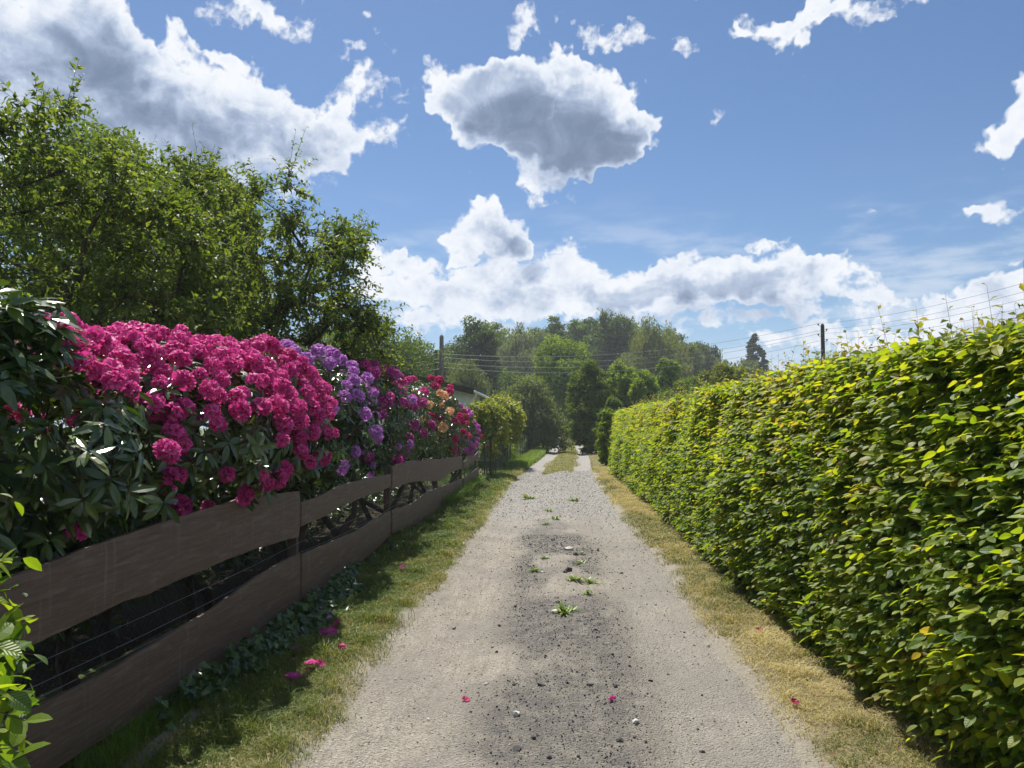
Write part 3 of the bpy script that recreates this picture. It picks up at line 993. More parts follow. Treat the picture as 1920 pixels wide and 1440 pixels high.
def twigs(gl, gt, O, Dr, L, k, tpl, size, sag=.15, rand=None, tr=.0025, spread=.9):
    """Leafy twigs: k leaves along each of the twigs that start at O in direction Dr."""
    n = len(O)
    Dr = norm(Dr)
    L = np.broadcast_to(L, (n,))
    tt = (np.arange(k) + .5) / k
    tt = np.clip(tt[None] + .06 * gau(n, k), .05, 1)
    bend = np.array([0, 0, -1.]) * sag
    Pt = O[:, None] + Dr[:, None] * (tt * L[:, None])[..., None] + bend * ((tt ** 2) * L[:, None])[..., None]
    e1 = norm(np.cross(Dr, np.array([.13, .2, 1.0]) + .2 * gau(n)))
    e2 = np.cross(Dr, e1)
    ph_ = np.arange(k)[None] * 2.4 + 6.28 * rnd(n)[:, None] + .5 * gau(n, k)
    side = np.cos(ph_)[..., None] * e1[:, None] + np.sin(ph_)[..., None] * e2[:, None]
    d = side * spread + Dr[:, None] * .65 + .25 * rng.normal(size=(n, k, 3)) + np.array([0, 0, -.15])
    nr = np.array([0, 0, 1.]) + .45 * rng.normal(size=(n, k, 3)) + .25 * Dr[:, None] + .2 * side
    sz = size * (.65 + .6 * rng.random((n, k))) * (1 - .35 * np.maximum(0, tt - .7) / .3)
    rr = rng.random((n, k)) if rand is None else np.clip(np.broadcast_to(np.asarray(rand).reshape(-1, 1), (n, k)) + .3 * (rng.random((n, k)) - .5), 0, 1)
    scatter(gl, tpl, Pt.reshape(-1, 3), frames(d.reshape(-1, 3), nr.reshape(-1, 3)), sz.ravel(), rr.ravel())
    if gt is not None:
        s = np.linspace(0, 1, 4)
        for i in range(n):
            gt.tube(O[i] + Dr[i] * (s * L[i])[:, None] + bend * ((s ** 2) * L[i])[:, None], np.linspace(tr, tr * .4, 4), 3)


# ------------------------------------------------------------------ hornbeam hedge on the right
def hedge_x(y, z):
    return 1.80 + .12 * fbm(y * .9, z * 1.1, 101, 3) + .09 * fbm(y * 3.2, z * 3.2, 103, 2) + .10 * sstep(z, .28, .03) + .22 * sstep(z, .9, 2.2) + .12 * sstep(y, 7, 20)


def hedge_top(y):
    return 2.07 - .05 * sstep(y, 7, 4) + .06 * fbm(y * 1.1, y * 0, 105, 3) + .03 * sstep(y, 9, 24)


hedge = empty("hornbeam_hedge", (2.7, 13, 0))
tag(hedge, "long clipped hornbeam hedge with sunlit yellow green leaves on the right of the track", "hedge")
TP2, TP1 = leaf_tpl(.62, .22, .18, 2), leaf_tpl(.64, .25, .18, 1)


def hedge_side(g, n, y0, y1, tpl, s0, s1, deep):
    y = y0 + (y1 - y0) * rnd(n)
    z = .06 + 2.1 * rnd(n)
    dp = np.abs(gau(n, 1)[:, 0]) * deep - .05 * rnd(n)
    k = z < hedge_top(y) + .02
    y, z, dp = y[k], z[k], dp[k]
    n = len(y)
    P = np.stack([hedge_x(y, z) + dp, y, z], -1)
    a = gau(n)
    d = np.stack([-.75 + .45 * a[:, 0], -.15 + .75 * a[:, 1], -.18 + .35 * a[:, 2]], -1)
    nr = np.array([[-.22, -.12, 1.]]) + .38 * gau(n)
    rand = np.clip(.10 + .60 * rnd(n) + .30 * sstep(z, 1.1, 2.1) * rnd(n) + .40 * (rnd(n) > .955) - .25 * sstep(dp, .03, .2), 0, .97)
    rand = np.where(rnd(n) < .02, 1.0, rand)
    scatter(g, tpl, P, frames(d, nr), s0 + (s1 - s0) * rnd(n), rand)


g = Geo()
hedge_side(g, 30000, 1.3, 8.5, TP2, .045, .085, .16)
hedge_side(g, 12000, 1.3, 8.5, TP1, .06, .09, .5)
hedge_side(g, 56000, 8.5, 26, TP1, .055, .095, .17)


def sprays(g, gt, n, y0, y1, tpl, size):
    """Flat leafy sprays standing out of the clipped face, leaves alternating left and right along each."""
    y = y0 + (y1 - y0) * rnd(n)
    z = .08 + 2.08 * rnd(n)
    k = z < hedge_top(y)
    y, z = y[k], z[k]
    n = len(y)
    O = np.stack([hedge_x(y, z) + .16 - .10 * rnd(n), y, z], -1)
    ax = norm(np.stack([-np.ones(n), -.1 + .55 * gau(n, 1)[:, 0], .0 + .28 * gau(n, 1)[:, 0]], -1))
    upv = norm(np.array([[-.25, .08, 1.]]) + .28 * gau(n))
    sd = norm(np.cross(upv, ax))
    L = .14 + .13 * rnd(n)
    m = 7
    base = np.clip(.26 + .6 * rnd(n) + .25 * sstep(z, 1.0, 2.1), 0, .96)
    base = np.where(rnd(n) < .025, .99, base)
    for j in range(m):
        s_ = 1 if j % 2 else -1
        tt = (j + .6) / m
        P = O + ax * (tt * L)[:, None] + np.array([0, 0, -.12]) * (tt * tt * L)[:, None]
        d = sd * s_ * (.95 if j < m - 1 else .1) + ax * (.55 + .5 * tt) + .12 * gau(n) + (0, 0, -.18)
        scatter(g, tpl, P, frames(d, upv + .22 * gau(n)), size * (.6 + .75 * rnd(n)) * (1 - .3 * tt), np.clip(base + .12 * gau(n, 1)[:, 0], 0, 1))
    if gt is not None:
        for i in range(0, n):
            gt.tube([O[i] - ax[i] * .05, O[i] + ax[i] * L[i] * .55, O[i] + ax[i] * L[i] + (0, 0, -.12 * L[i])], [.0022, .0016, .0008], 3)


gt = Geo()
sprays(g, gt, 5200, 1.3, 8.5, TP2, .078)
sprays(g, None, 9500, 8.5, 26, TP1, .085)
n = 30000                                        # the top and the far side
y = 1.3 + 24.7 * rnd(n) ** 1.2
x = 1.35 * rnd(n) ** 1.3
zt = hedge_top(y)
P = np.stack([hedge_x(y, zt) + x, y, zt + .03 * gau(n, 1)[:, 0] - .10 * rnd(n) - .12 * sstep(x, .15, 0)], -1)
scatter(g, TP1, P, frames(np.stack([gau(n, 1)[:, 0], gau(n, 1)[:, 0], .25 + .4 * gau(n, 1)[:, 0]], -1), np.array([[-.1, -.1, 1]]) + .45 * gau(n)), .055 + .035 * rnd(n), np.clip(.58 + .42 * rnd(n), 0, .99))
n = 16000
y, z = 1.3 + 24.7 * rnd(n), .1 + 2 * rnd(n)
scatter(g, leaf_tpl(.62, .2, .2, 0), np.stack([hedge_x(y, z) + 1.35 - .12 * np.abs(gau(n, 1)[:, 0]), y, z], -1), frames(np.stack([.8 + .4 * gau(n, 1)[:, 0], gau(n, 1)[:, 0], -.2 + .4 * gau(n, 1)[:, 0]], -1), np.array([[.2, 0, 1]]) + .4 * gau(n)), .08 + .03 * rnd(n), .6 * rnd(n))
n = 5000                                         # the far end
z, x = .1 + 2.05 * rnd(n), 1.35 * rnd(n)
scatter(g, TP1, np.stack([1.95 + x, 26 + .15 * gau(n, 1)[:, 0], z], -1), frames(gau(n) + (0, .6, 0), np.array([[0, 0, 1]]) + .4 * gau(n)), .07 + .03 * rnd(n), .6 * rnd(n))
hg = g
n = 1100                                         # young shoots standing out of the top
y = 1.6 + 20 * rnd(n) ** 1.5
x = .02 + 1.1 * rnd(n) ** 1.4
zt = hedge_top(y)
gy = Geo()
L = .10 + .26 * rnd(n) ** 2
twigs(gy, gt, np.stack([hedge_x(y, zt) + x, y, zt - .05], -1), np.stack([-.1 + .28 * gau(n, 1)[:, 0], .28 * gau(n, 1)[:, 0], np.ones(n)], -1), L, 6, TP1, .052, 0.0, .15 + .75 * rnd(n), .0016)
n = 260                                          # and out of the face
y = 2.2 + 9 * rnd(n) ** 1.6
z = .15 + 1.85 * rnd(n)
twigs(gy, gt, np.stack([hedge_x(y, z) + .08, y, z], -1), np.stack([-np.ones(n), -.1 + .6 * gau(n, 1)[:, 0], .05 + .35 * gau(n, 1)[:, 0]], -1), .12 + .13 * rnd(n), 6, TP2, .068, .15, .05 + .85 * rnd(n) ** .8, .0018, .8)
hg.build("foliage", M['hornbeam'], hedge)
gy.build("young_foliage", M['young'], hedge)
gs = Geo()
for y in np.arange(1.6, 26, .42):
    x = 2.55 + .12 * rng.normal()
    b = np.array([(x, y, -.1), (x + .04 * rng.normal(), y + .05 * rng.normal(), .6), (x + .08 * rng.normal(), y + .1 * rng.normal(), 1.9)])
    gs.tube(b, [.028, .02, .008], 5)
    for k in range(7):
        z = .25 + .25 * k + .1 * rnd(1)[0]
        s = -1 if k % 3 else 1
        gs.tube([(x, y, z), (x + s * .25, y + .15 * rng.normal(), z + .1), (x + s * .5, y + .3 * rng.normal(), z + .22)], [.009, .006, .003], 4)
gs.build("stems", M['bark'], hedge)
gt.build("twigs", M['twig'], hedge)

# near hornbeam on the left edge
bush = empty("hornbeam_bush", (-1.95, 1.5, 0))
tag(bush, "hornbeam branches with ribbed leaves reaching in front of the nearest fence board", "bush")
g, gt = Geo(), Geo()
n = 480
y = .95 + .85 * rnd(n)
z = .15 + 1.36 * rnd(n) ** .9
x = -.735 * y - .05 - .35 * rnd(n) ** 1.2 - .10 * sstep(z, 1.15, 1.5) + .10 * fbm(z * 3, y * 2, 5, 2)
O = np.stack([x, y, z], -1)
twigs(g, gt, O, np.stack([.55 + .5 * gau(n, 1)[:, 0], .25 + .55 * gau(n, 1)[:, 0], .1 + .45 * gau(n, 1)[:, 0]], -1), .08 + .10 * rnd(n), 7, TP2, .055, .2, np.clip(.10 + .55 * rnd(n), 0, .97), .0018)
g.build("foliage", M['hornbeam'], bush)
gs = Geo()
limbs(gs, [[(-1.15, 1.2, -.1), (-1.13, 1.2, .4)], [(-1.4, 1.6, -.1), (-1.4, 1.6, .4)]], O[::3], .02, .0028, .2, 5)
gs.build("stems", M['bark'], bush)
gt.build("twigs", M['twig'], bush)


# ------------------------------------------------------------------ rhododendrons
def make_truss(seed, nf=15, ruffle=1.0):
    r_ = np.random.default_rng(seed)
    g = Geo()
    for k in range(nf):
        zc = 1 - 1.45 * (k + .5) / nf
        a = k * 2.39996 + .3 * r_.normal()
        rr = math.sqrt(max(0, 1 - zc * zc))
        ax = norm(np.array([rr * math.cos(a), rr * math.sin(a), zc]) + .15 * r_.normal(size=3))
        e1 = norm(np.cross(ax, r_.normal(size=3)))
        e2 = np.cross(ax, e1)
        c = ax * (.036 + .008 * r_.random())
        fr = r_.random()
        sc = .85 + .3 * r_.random()
        for q in range(5):
            b = q * 1.2566 + .12 * r_.normal()
            u = math.cos(b) * e1 + math.sin(b) * e2
            w = np.cross(ax, u)
            V, A = [], []
            for (ro, hh, wd, tv) in ((.004, .0, .003, 0.0), (.016, .017, .011, .35), (.030, .026, .017, .75), (.038, .024, .011, 1.0)):
                for s in (-1, -.35, .35, 1):
                    rz = ruffle * .0045 * r_.normal() * tv + (.004 * abs(s) * tv)
                    V.append(c + sc * (u * ro + w * s * wd + ax * (hh + rz)))
                    A.append((s, tv, np.clip(fr + .25 * r_.normal() * .5, 0, 1)))
            g.add(V, grid_faces(4, 4), np.array(A))
    return g


TRUSS = {}


def truss_mesh(kind, var):
    if (kind, var) not in TRUSS:
        TRUSS[kind, var] = make_truss(200 + var, 15 if kind != 'orange' else 11).mesh(kind + "_blossom_cluster", M[kind], True)
    return TRUSS[kind, var]


RT = leaf_tpl(.34, .18, .16, 2, .5)
RT1 = leaf_tpl(.36, .18, .16, 1, .5)


def whorls(g, P, N, k, length, near):
    n = len(P)
    ax = norm(N * .7 + np.array([0, 0, .5]) + .28 * gau(n))
    e1 = norm(np.cross(ax, gau(n)))
    e2 = np.cross(ax, e1)
    ph_ = np.arange(k)[None] * (6.283 / k) * 1.0 + 6.28 * rnd(n)[:, None] + .22 * gau(n, k)
    rad = np.cos(ph_)[..., None] * e1[:, None] + np.sin(ph_)[..., None] * e2[:, None]
    tilt = (.05 + .55 * rnd(n))[:, None] - .65 * rng.random((n, k))
    d = rad * np.cos(tilt)[..., None] + ax[:, None] * np.sin(tilt)[..., None] + np.array([0, 0, -.22])
    nr = ax[:, None] - rad * np.sin(tilt)[..., None] + .18 * rng.normal(size=(n, k, 3))
    sz = length * (.65 + .5 * rng.random((n, k)))
    rand = np.clip(.12 + .6 * rng.random((n, k)) + .22 * (rng.random(n)[:, None] > .93) + .25 * (rng.random((n, k)) > .985), 0, 1)
    Pk = P[:, None] + rad * .008 - ax[:, None] * .012 * (np.arange(k) % 3)[None, :, None]
    scatter(g, RT if near else RT1, Pk.reshape(-1, 3), frames(d.reshape(-1, 3), nr.reshape(-1, 3)), sz.ravel(), rand.ravel())
    return ax


def pick_apart(P, w, n, dmin):
    """Choose up to n points, more likely where w is high, no two closer than dmin."""
    order = np.argsort(-(w * rnd(len(P)) ** .5))
    out = []
    for i in order:
        if w[i] <= 0:
            continue
        if all(np.sum((P[i] - P[j]) ** 2) > dmin * dmin for j in out):
            out.append(i)
            if len(out) >= n:
                break
    return np.array(out, int)


def rhododendron(name, label, lumps, nwh, trunks, blooms, zmin=.75, leaf=.13, near=True, extra=None, matleaf='rhodo'):
    c = np.mean([np.array(q[0]) for q in lumps], 0)
    root = empty(name, (c[0], c[1], 0))
    tag(root, label, "shrub")
    P, N = shell(lumps, nwh, (.70, 1.04), zmin, .08, seed=len(name) + nwh)
    if extra is not None:
        P2, N2 = extra
        P, N = np.concatenate([P, P2]), np.concatenate([N, N2])
    y0_, y1_ = min(q[0][1] - q[1][1] * .8 for q in lumps), max(q[0][1] + q[1][1] * .8 for q in lumps)
    m_ = int(85 * (y1_ - y0_))
    Pu = np.stack([-3.25 - .75 * rnd(m_), y0_ + (y1_ - y0_) * rnd(m_), .08 + .85 * rnd(m_)], -1)  # low leaves added on the garden side to shade the bed
    ku = fbm(Pu[:, 1] * 1.6, Pu[:, 2] * 1.2, 61, 2) > -.22
    P, N = np.concatenate([P, Pu[ku]]), np.concatenate([N, norm(np.array([[.5, -.2, .5]]) + .5 * gau(int(ku.sum())))])
    g = Geo()
    ax = whorls(g, P, N, 9, leaf, near)
    g.build("foliage", M[matleaf], root)
    gs = Geo()
    sub = P[rng.permutation(len(P))[:min(len(P), 240 if near else 60)]]
    ctr = np.array([c[0], c[1], 1.5])
    sub = sub + (ctr - sub) * np.array([.04, .02, .03])
    bases = []
    for (bx, by) in trunks:
        q = np.array([bx, by, -.12])
        w1, w2 = rng.normal(size=2) * .12, rng.normal(size=2) * .2
        bases.append([q, q + (w1[0], w1[1], .35), q + (w1[0] + w2[0], w1[1] + w2[1], .68), q + (w2[0] * 1.8, w2[1] * 1.8, 1.0)])
    limbs(gs, bases, sub, .05, .0045, .2, 6, 0, .16, .45, 1)
    gs.build("stems", M['stem'], root, True)
    Q, QN = shell(lumps, 4200, (.98, 1.05), zmin + .05, .08, seed=len(name) + nwh)
    taken = np.zeros((0, 3))
    tot, rest = 0, {}
    for kind, n, wfun, dmin in blooms:
        w = wfun(Q, QN)
        if len(taken):
            w = np.where((((Q[:, None] - taken[None]) ** 2).sum(2).min(1) > .12 ** 2), w, 0)
        ids = pick_apart(Q, w, n, dmin)
        taken = np.concatenate([taken, Q[ids]])
        ids = ids[np.argsort(np.linalg.norm(Q[ids] - np.array([0, 0, 1.6]), axis=1))]
        for i in ids:
            axd = norm(QN[i] * .8 + np.array([0, 0, .45]) + .2 * rng.normal(size=3))
            s = (.60 if kind in ('pink', 'lilac') else .88) + .44 * rnd(1)[0]
            rot = Vector(axd).to_track_quat('Z', 'Y').to_matrix().to_4x4()
            import mathutils
            mtx = mathutils.Matrix.Translation(Vector(Q[i] + axd * .02)) @ rot @ mathutils.Matrix.Rotation(rnd(1)[0] * 6.28, 4, 'Z') @ mathutils.Matrix.Diagonal((s * (.9 + .2 * rnd(1)[0]), s, s * (.75 + .3 * rnd(1)[0]), 1))
            me = truss_mesh(kind, int(rnd(1)[0] * 4))
            if tot < 98:
                o = bpy.data.objects.new("blossom_cluster", me)
                COL.objects.link(o)
                o.parent = root
                o.matrix_parent_inverse = root.matrix_basis.inverted()
                o.matrix_basis = mtx
                tot += 1
            else:
                rest.setdefault(kind, []).append((me, mtx))
    for kind, lst in rest.items():
        g = Geo()
        for me, mtx in lst:
            n = len(me.vertices)
            co = np.empty(n * 3, np.float32)
            me.vertices.foreach_get("co", co)
            a = np.empty(n * 3, np.float32)
            me.attributes["leaf"].data.foreach_get("vector", a)
            li = np.empty(len(me.loops), np.int32)
            me.loops.foreach_get("vertex_index", li)
            mm = np.array(mtx)
            g.add(co.reshape(-1, 3) @ mm[:3, :3].T + mm[:3, 3], li.reshape(-1, 4), a.reshape(-1, 3))
        tag(g.build("blossom_mass", M[kind], root, True), kind="stuff")
    return root


up = lambda z, a, b: sstep(z, a, b)
n2 = 260
P2 = np.stack([-2.25 - .65 * rnd(n2), 2.5 + 1.5 * rnd(n2), .72 + .75 * rnd(n2)], -1)
N2 = norm(np.array([[.7, -.35, .35]]) + .4 * gau(n2))
n3 = 46
P3 = np.stack([-2.46 + .27 * rnd(n3), 2.95 + .42 * rnd(n3), 1.74 + .44 * rnd(n3)], -1)
P2, N2 = np.concatenate([P2, P3]), np.concatenate([N2, norm(np.array([[.3, -.2, .9]]) + .4 * gau(n3))])
rhododendron("pink_rhododendron", "big rhododendron covered in deep pink blossom, nearest behind the board fence",
             [((-2.95, 3.5, 1.45), (.95, 1.35, .69)), ((-2.85, 5.3, 1.56), (.92, 1.3, .64)), ((-2.72, 6.5, 1.60), (.76, .85, .72))], 1350,
             [(-2.75, 3.1), (-2.95, 3.8), (-2.7, 4.4), (-2.9, 5.1), (-2.6, 5.7), (-2.85, 6.4), (-2.65, 7.1)],
             [('pink', 380, lambda P, N: np.where(P[:, 2] > 2.0, 1.2, 1.0) * (P[:, 1] > 4.15 - .35 * up(P[:, 2], 1.7, 2.0)) * (P[:, 2] > 1.2) * (rnd(len(P)) < .07 + 1.0 * up(P[:, 2], 1.5, 1.8)), .105),
              ('pink', 52, lambda P, N: (P[:, 1] > 3.45) * (P[:, 1] < 4.3) * (P[:, 2] > 1.80 - .1 * (P[:, 1] - 3.2)) * (P[:, 0] > -.67 * P[:, 1]) * 1.0, .115),
              ('pink', 3, lambda P, N: (P[:, 1] < 4) * (N[:, 0] > .2) * (P[:, 2] < 1.5) * 1.0, .6),
              ('pink', 12, lambda P, N: (P[:, 1] > 4.7) * (P[:, 1] < 6.1) * (N[:, 0] > .3) * (P[:, 2] < 1.5) * (P[:, 2] > 1.05) * 1.0, .14)], .82, .125, True, (P2, N2))
rhododendron("lilac_rhododendron", "lilac flowered rhododendron between the deep pink and the magenta ones",
             [((-2.78, 8.2, 1.64), (.82, 1.1, .78))], 360, [(-2.8, 7.9), (-2.75, 8.7)],
             [('lilac', 90, lambda P, N: 1.0 * (P[:, 2] > 1.15) * (rnd(len(P)) < .2 + .8 * up(P[:, 2], 1.5, 2.0)), .14)])
rhododendron("magenta_rhododendron", "rhododendron with mixed magenta and rose blossom, next after the lilac one",
             [((-2.85, 10.7, 1.70), (.80, 1.3, .82)), ((-2.85, 12.8, 1.68), (.75, 1.1, .80))], 620, [(-2.8, 10.2), (-2.7, 11.2), (-2.75, 12.2), (-2.8, 13)],
             [('magenta', 78, lambda P, N: 1.0 * (P[:, 2] > 1.05) * (rnd(len(P)) < .3 + .7 * up(P[:, 2], 1.4, 2.2)), .19),
              ('pink', 26, lambda P, N: 1.0 * (P[:, 2] > 1.9), .2), ('lilac', 8, lambda P, N: 1.0 * (P[:, 1] < 11) * (N[:, 0] > 0), .3)], .8, .135, False)
rhododendron("apricot_azalea", "small azalea with pale orange blossom wedged between magenta and crimson rhododendrons",
             [((-2.50, 14.5, 1.72), (.50, .65, .62))], 170, [(-2.6, 14.3), (-2.55, 14.8)],
             [('orange', 14, lambda P, N: 1.0 * (P[:, 2] > 1.3), .15)], .95, .10, False)
rhododendron("crimson_rhododendron", "dark red flowered rhododendron towards the far end of the board fence",
             [((-2.78, 16.3, 1.74), (.80, 1.3, .88)), ((-2.72, 18.0, 1.55), (.66, 1.0, .68))], 560, [(-2.8, 16), (-2.75, 17.2), (-2.7, 18)],
             [('crimson', 60, lambda P, N: 1.0 * (P[:, 2] > .95) * (rnd(len(P)) < .4 + .6 * up(P[:, 2], 1.4, 2.2)), .20)], .75, .135, False)
rhododendron("mauve_rhododendron", "mauve pink rhododendron standing last in the row beside the green wire fence",
             [((-2.62, 20.0, 1.42), (.56, 1.1, .70))], 260, [(-2.6, 19.7), (-2.6, 20.4)],
             [('mauve', 54, lambda P, N: 1.0 * (P[:, 2] > .9), .18)], .75, .13, False)

# ------------------------------------------------------------------ orchard trees on the left
AT = leaf_tpl(.52, .3, .25, 1)


def orchard_tree(label, base, lumps, nclump, ntw, nl, bole, shoots=26, size=.088):
    root = empty("apple_tree", base)
    tag(root, label, "tree")
    C, N = shell(lumps, nclump, (.35, 1.0), None, .25, seed=nclump)
    g, gt, gb = Geo(), Geo(), Geo()
    limbs(gb, bole, C, .13, .0062, .3, 7, 0, .22, .50, 2)
    gb.build("trunk", M['bark'], root, True)
    O = np.repeat(C, ntw, 0) + .05 * gau(nclump * ntw)[:len(C) * ntw]
    NN = np.repeat(N, ntw, 0)
    m = len(O)
    twigs(g, gt, O, NN * .45 + gau(m) * .75 + np.array([0, 0, .25]), .28 + .35 * rnd(m), nl, AT, size, .12, None, .004)
    top = C[(N[:, 2] > .35)]
    top = top[rng.permutation(len(top))[:shoots]]
    m = len(top)
    twigs(g, gt, np.repeat(top, 2, 0), np.array([[.1, 0, 1.]]) + .3 * gau(2 * m), .45 + .5 * rnd(2 * m), 16, AT, size * .9, 0.0, None, .005)
    g.build("crown", M['apple'], root)
    gt.build("twigs", M['bark'], root)


orchard_tree("old apple tree with dark crooked limbs and gaps of sky, behind the deep pink rhododendron", (-5.7, 11.4, 0),
             [((-4.7, 11.0, 4.1), (1.55, 1.6, 1.25)), ((-3.65, 10.9, 3.5), (1.10, 1.3, 1.15)), ((-5.9, 11.4, 4.5), (1.3, 1.5, 1.2)), ((-4.0, 10.6, 2.7), (1.3, 1.2, .8)), ((-5.6, 10.6, 3.0), (1.4, 1.3, .9)), ((-3.1, 10.9, 2.7), (.65, .9, .7))],
             330, 10, 18, [[(-5.7, 11.4, -.2), (-5.65, 11.35, .7), (-5.5, 11.3, 1.5), (-5.15, 11.2, 2.1), (-4.6, 11.0, 2.55), (-4.15, 10.9, 2.95), (-3.85, 10.8, 3.5)],
                          [(-5.7, 11.4, 1.0), (-5.85, 11.4, 1.7), (-5.8, 11.5, 2.6), (-5.6, 11.4, 3.5)],
                          [(-4.6, 11.0, 2.45), (-4.1, 10.9, 2.65), (-3.6, 10.85, 2.8), (-3.25, 10.8, 3.1)]])
orchard_tree("nearer apple tree with upright leafy shoots at the left edge of the picture", (-5.9, 7.9, 0),
             [((-5.3, 7.7, 3.65), (1.3, 1.3, 1.05)), ((-4.55, 7.8, 3.0), (.95, 1.0, .9)), ((-6.5, 7.8, 3.75), (1.3, 1.4, 1.1)), ((-5.6, 7.6, 4.05), (1.0, 1.0, .8)), ((-4.9, 8.6, 3.6), (1.0, 1.0, .9)), ((-5.2, 7.2, 2.9), (1.1, 1.0, 1.0)), ((-4.7, 7.4, 2.4), (1.1, 1.0, .75)), ((-6, 7.2, 2.6), (1.3, 1.2, 1))],
             330, 10, 18, [[(-5.9, 7.9, -.2), (-5.9, 7.85, .8), (-5.75, 7.8, 1.6), (-5.4, 7.75, 2.3), (-5.1, 7.7, 3.0)], [(-5.9, 7.85, 1.0), (-6.2, 7.9, 1.9), (-6.4, 7.9, 2.8), (-6.5, 7.8, 3.6)]], 16)


# ------------------------------------------------------------------ trees of the background
def far_tree(label, u, vtop, wpx, Dm, kind, mat, n=9000, ground=.0, name="broadleaf_tree", squash=1.0, seed=0, group=None, cat="tree"):
    x = at(u, 800, Dm)[0]
    H = EYE + (800 - vtop) * Dm / FPX
    Rr = 1.32 * wpx * Dm / FPX
    root = empty(name, (x, Dm, 0))
    tag(root, label, cat, group)
    r_ = np.random.default_rng(seed + int(u * 7 + vtop))
    lumps = []
    n = int(n * 2.4)
    if kind in ('broad', 'willow', 'tall', 'dome'):
        lo = {'broad': .16, 'willow': .10, 'tall': .14, 'dome': .02}[kind]
        nl = 26
        for k in range(nl):
            f = ((k + .5) / nl) ** .85
            if kind == 'dome':
                env = math.sqrt(max(.02, 1 - f ** 2.2))
            elif kind == 'tall':
                env = (1 - abs(2 * (.10 + .82 * f) - 1) ** 2.2) ** .6
            else:
                env = (1 - abs(2 * (.14 + .80 * f) - 1) ** 3) ** .55
            a = k * 2.4 + .8 * r_.random()
            lr = (.26 + .20 * r_.random()) * (.6 + .4 * env)
            q = max(0, env - lr) * (.45 + .6 * r_.random())
            hz = min(Rr * lr * (.95 if kind != 'willow' else 1.15), H * .22)
            zz = H * (lo + (1 - lo) * f) - hz * f + hz * .6 * (1 - f)
            lumps.append((np.array([x + Rr * q * math.cos(a), Dm + Rr * q * math.sin(a) * squash, zz]), np.array([Rr * lr, Rr * lr, hz])))
    elif kind in ('column', 'poplar'):
        nl = 16
        for k in range(nl):
            f = (k + .5) / nl
            prof = (.62 + .38 * math.sin(math.pi * min(1, f * .95 + .08))) * (1 if f < .8 else .75) if kind == 'column' else math.sin(math.pi * (.12 + .80 * f)) ** .7
            a = k * 2.4
            lr = .60 * prof
            lumps.append((np.array([x + Rr * .45 * prof * math.cos(a), Dm + Rr * .45 * prof * math.sin(a), H * (.04 + .90 * f)]), np.array([Rr * lr, Rr * lr, max(Rr * lr * 1.1, H / nl)])))
    # clumps on the lumps, leaves in the clumps
    per = 80 if kind == 'willow' else 60
    nc = max(30, n // per)
    C, N = [], []
    wgt = np.array([r[0] * r[2] for c, r in lumps])
    idx = r_.choice(len(lumps), nc, p=wgt / wgt.sum())
    d = norm(r_.normal(size=(nc, 3)) + (0, 0, .25))
    cc = np.array([lumps[i][0] for i in idx])
    rr = np.array([lumps[i][1] for i in idx])
    C = cc + d * rr * (.55 + .5 * r_.random((nc, 1)))
    C[:, 2] = np.maximum(C[:, 2], .15 * Rr)
    cs = Rr * .15 * (.6 + .8 * r_.random(nc))
    q = r_.normal(size=(nc, per, 3))
    q *= (r_.random((nc, per, 1)) ** .33) / np.maximum(np.linalg.norm(q, axis=2, keepdims=True), 1e-6) * 1.1
    leafs = max(.11, .0030 * Dm)
    lr_ = np.clip(.5 + .22 * r_.normal(size=(nc, 1)) + .25 * (r_.random((nc, per)) - .5), 0, 1)
    if kind == 'willow':
        q *= np.array([.8, .8, .45])
        hang = (r_.random((nc, per, 1)) ** 1.0) * np.array([0, 0, -1.9])
        P = C[:, None] + (q + hang) * cs[:, None, None]
        dr = np.array([0, 0, -1.]) + .35 * r_.normal(size=(nc, per, 3))
        nr = d[:, None] + .6 * r_.normal(size=(nc, per, 3))
        tpl = leaf_tpl(.34, .2, .1, 0)
        leafs *= 1.25
    else:
        q *= np.array([1, 1, .72])
        P = C[:, None] + q * cs[:, None, None]
        dr = r_.normal(size=(nc, per, 3)) + d[:, None] * .4 + np.array([0, 0, -.2])
        nr = q * .8 + np.array([0, 0, .8]) + .55 * r_.normal(size=(nc, per, 3))
        tpl = leaf_tpl(.62, .3, .2, 0)
    g = Geo()
    P = P.reshape(-1, 3)
    P[:, 2] = np.maximum(P[:, 2], .05)
    scatter(g, tpl, P, frames(dr.reshape(-1, 3), nr.reshape(-1, 3)), leafs * (.6 + .8 * r_.random(nc * per)), lr_.ravel())
    g.build("crown", M['tree_' + mat], root)
    gb = Geo()
    zt = H * .55
    limbs(gb, [[(x, Dm, -.3), (x + .02 * H * r_.normal(), Dm, zt * .4), (x + .03 * H * r_.normal(), Dm, zt * .7), (x, Dm, zt)]], np.array([c for c, r in lumps]), max(.06, H * .018), H * .004, H * .12, 6, 0, .12, .5, 1)
    gb.build("trunk", M['bark'], root, True)


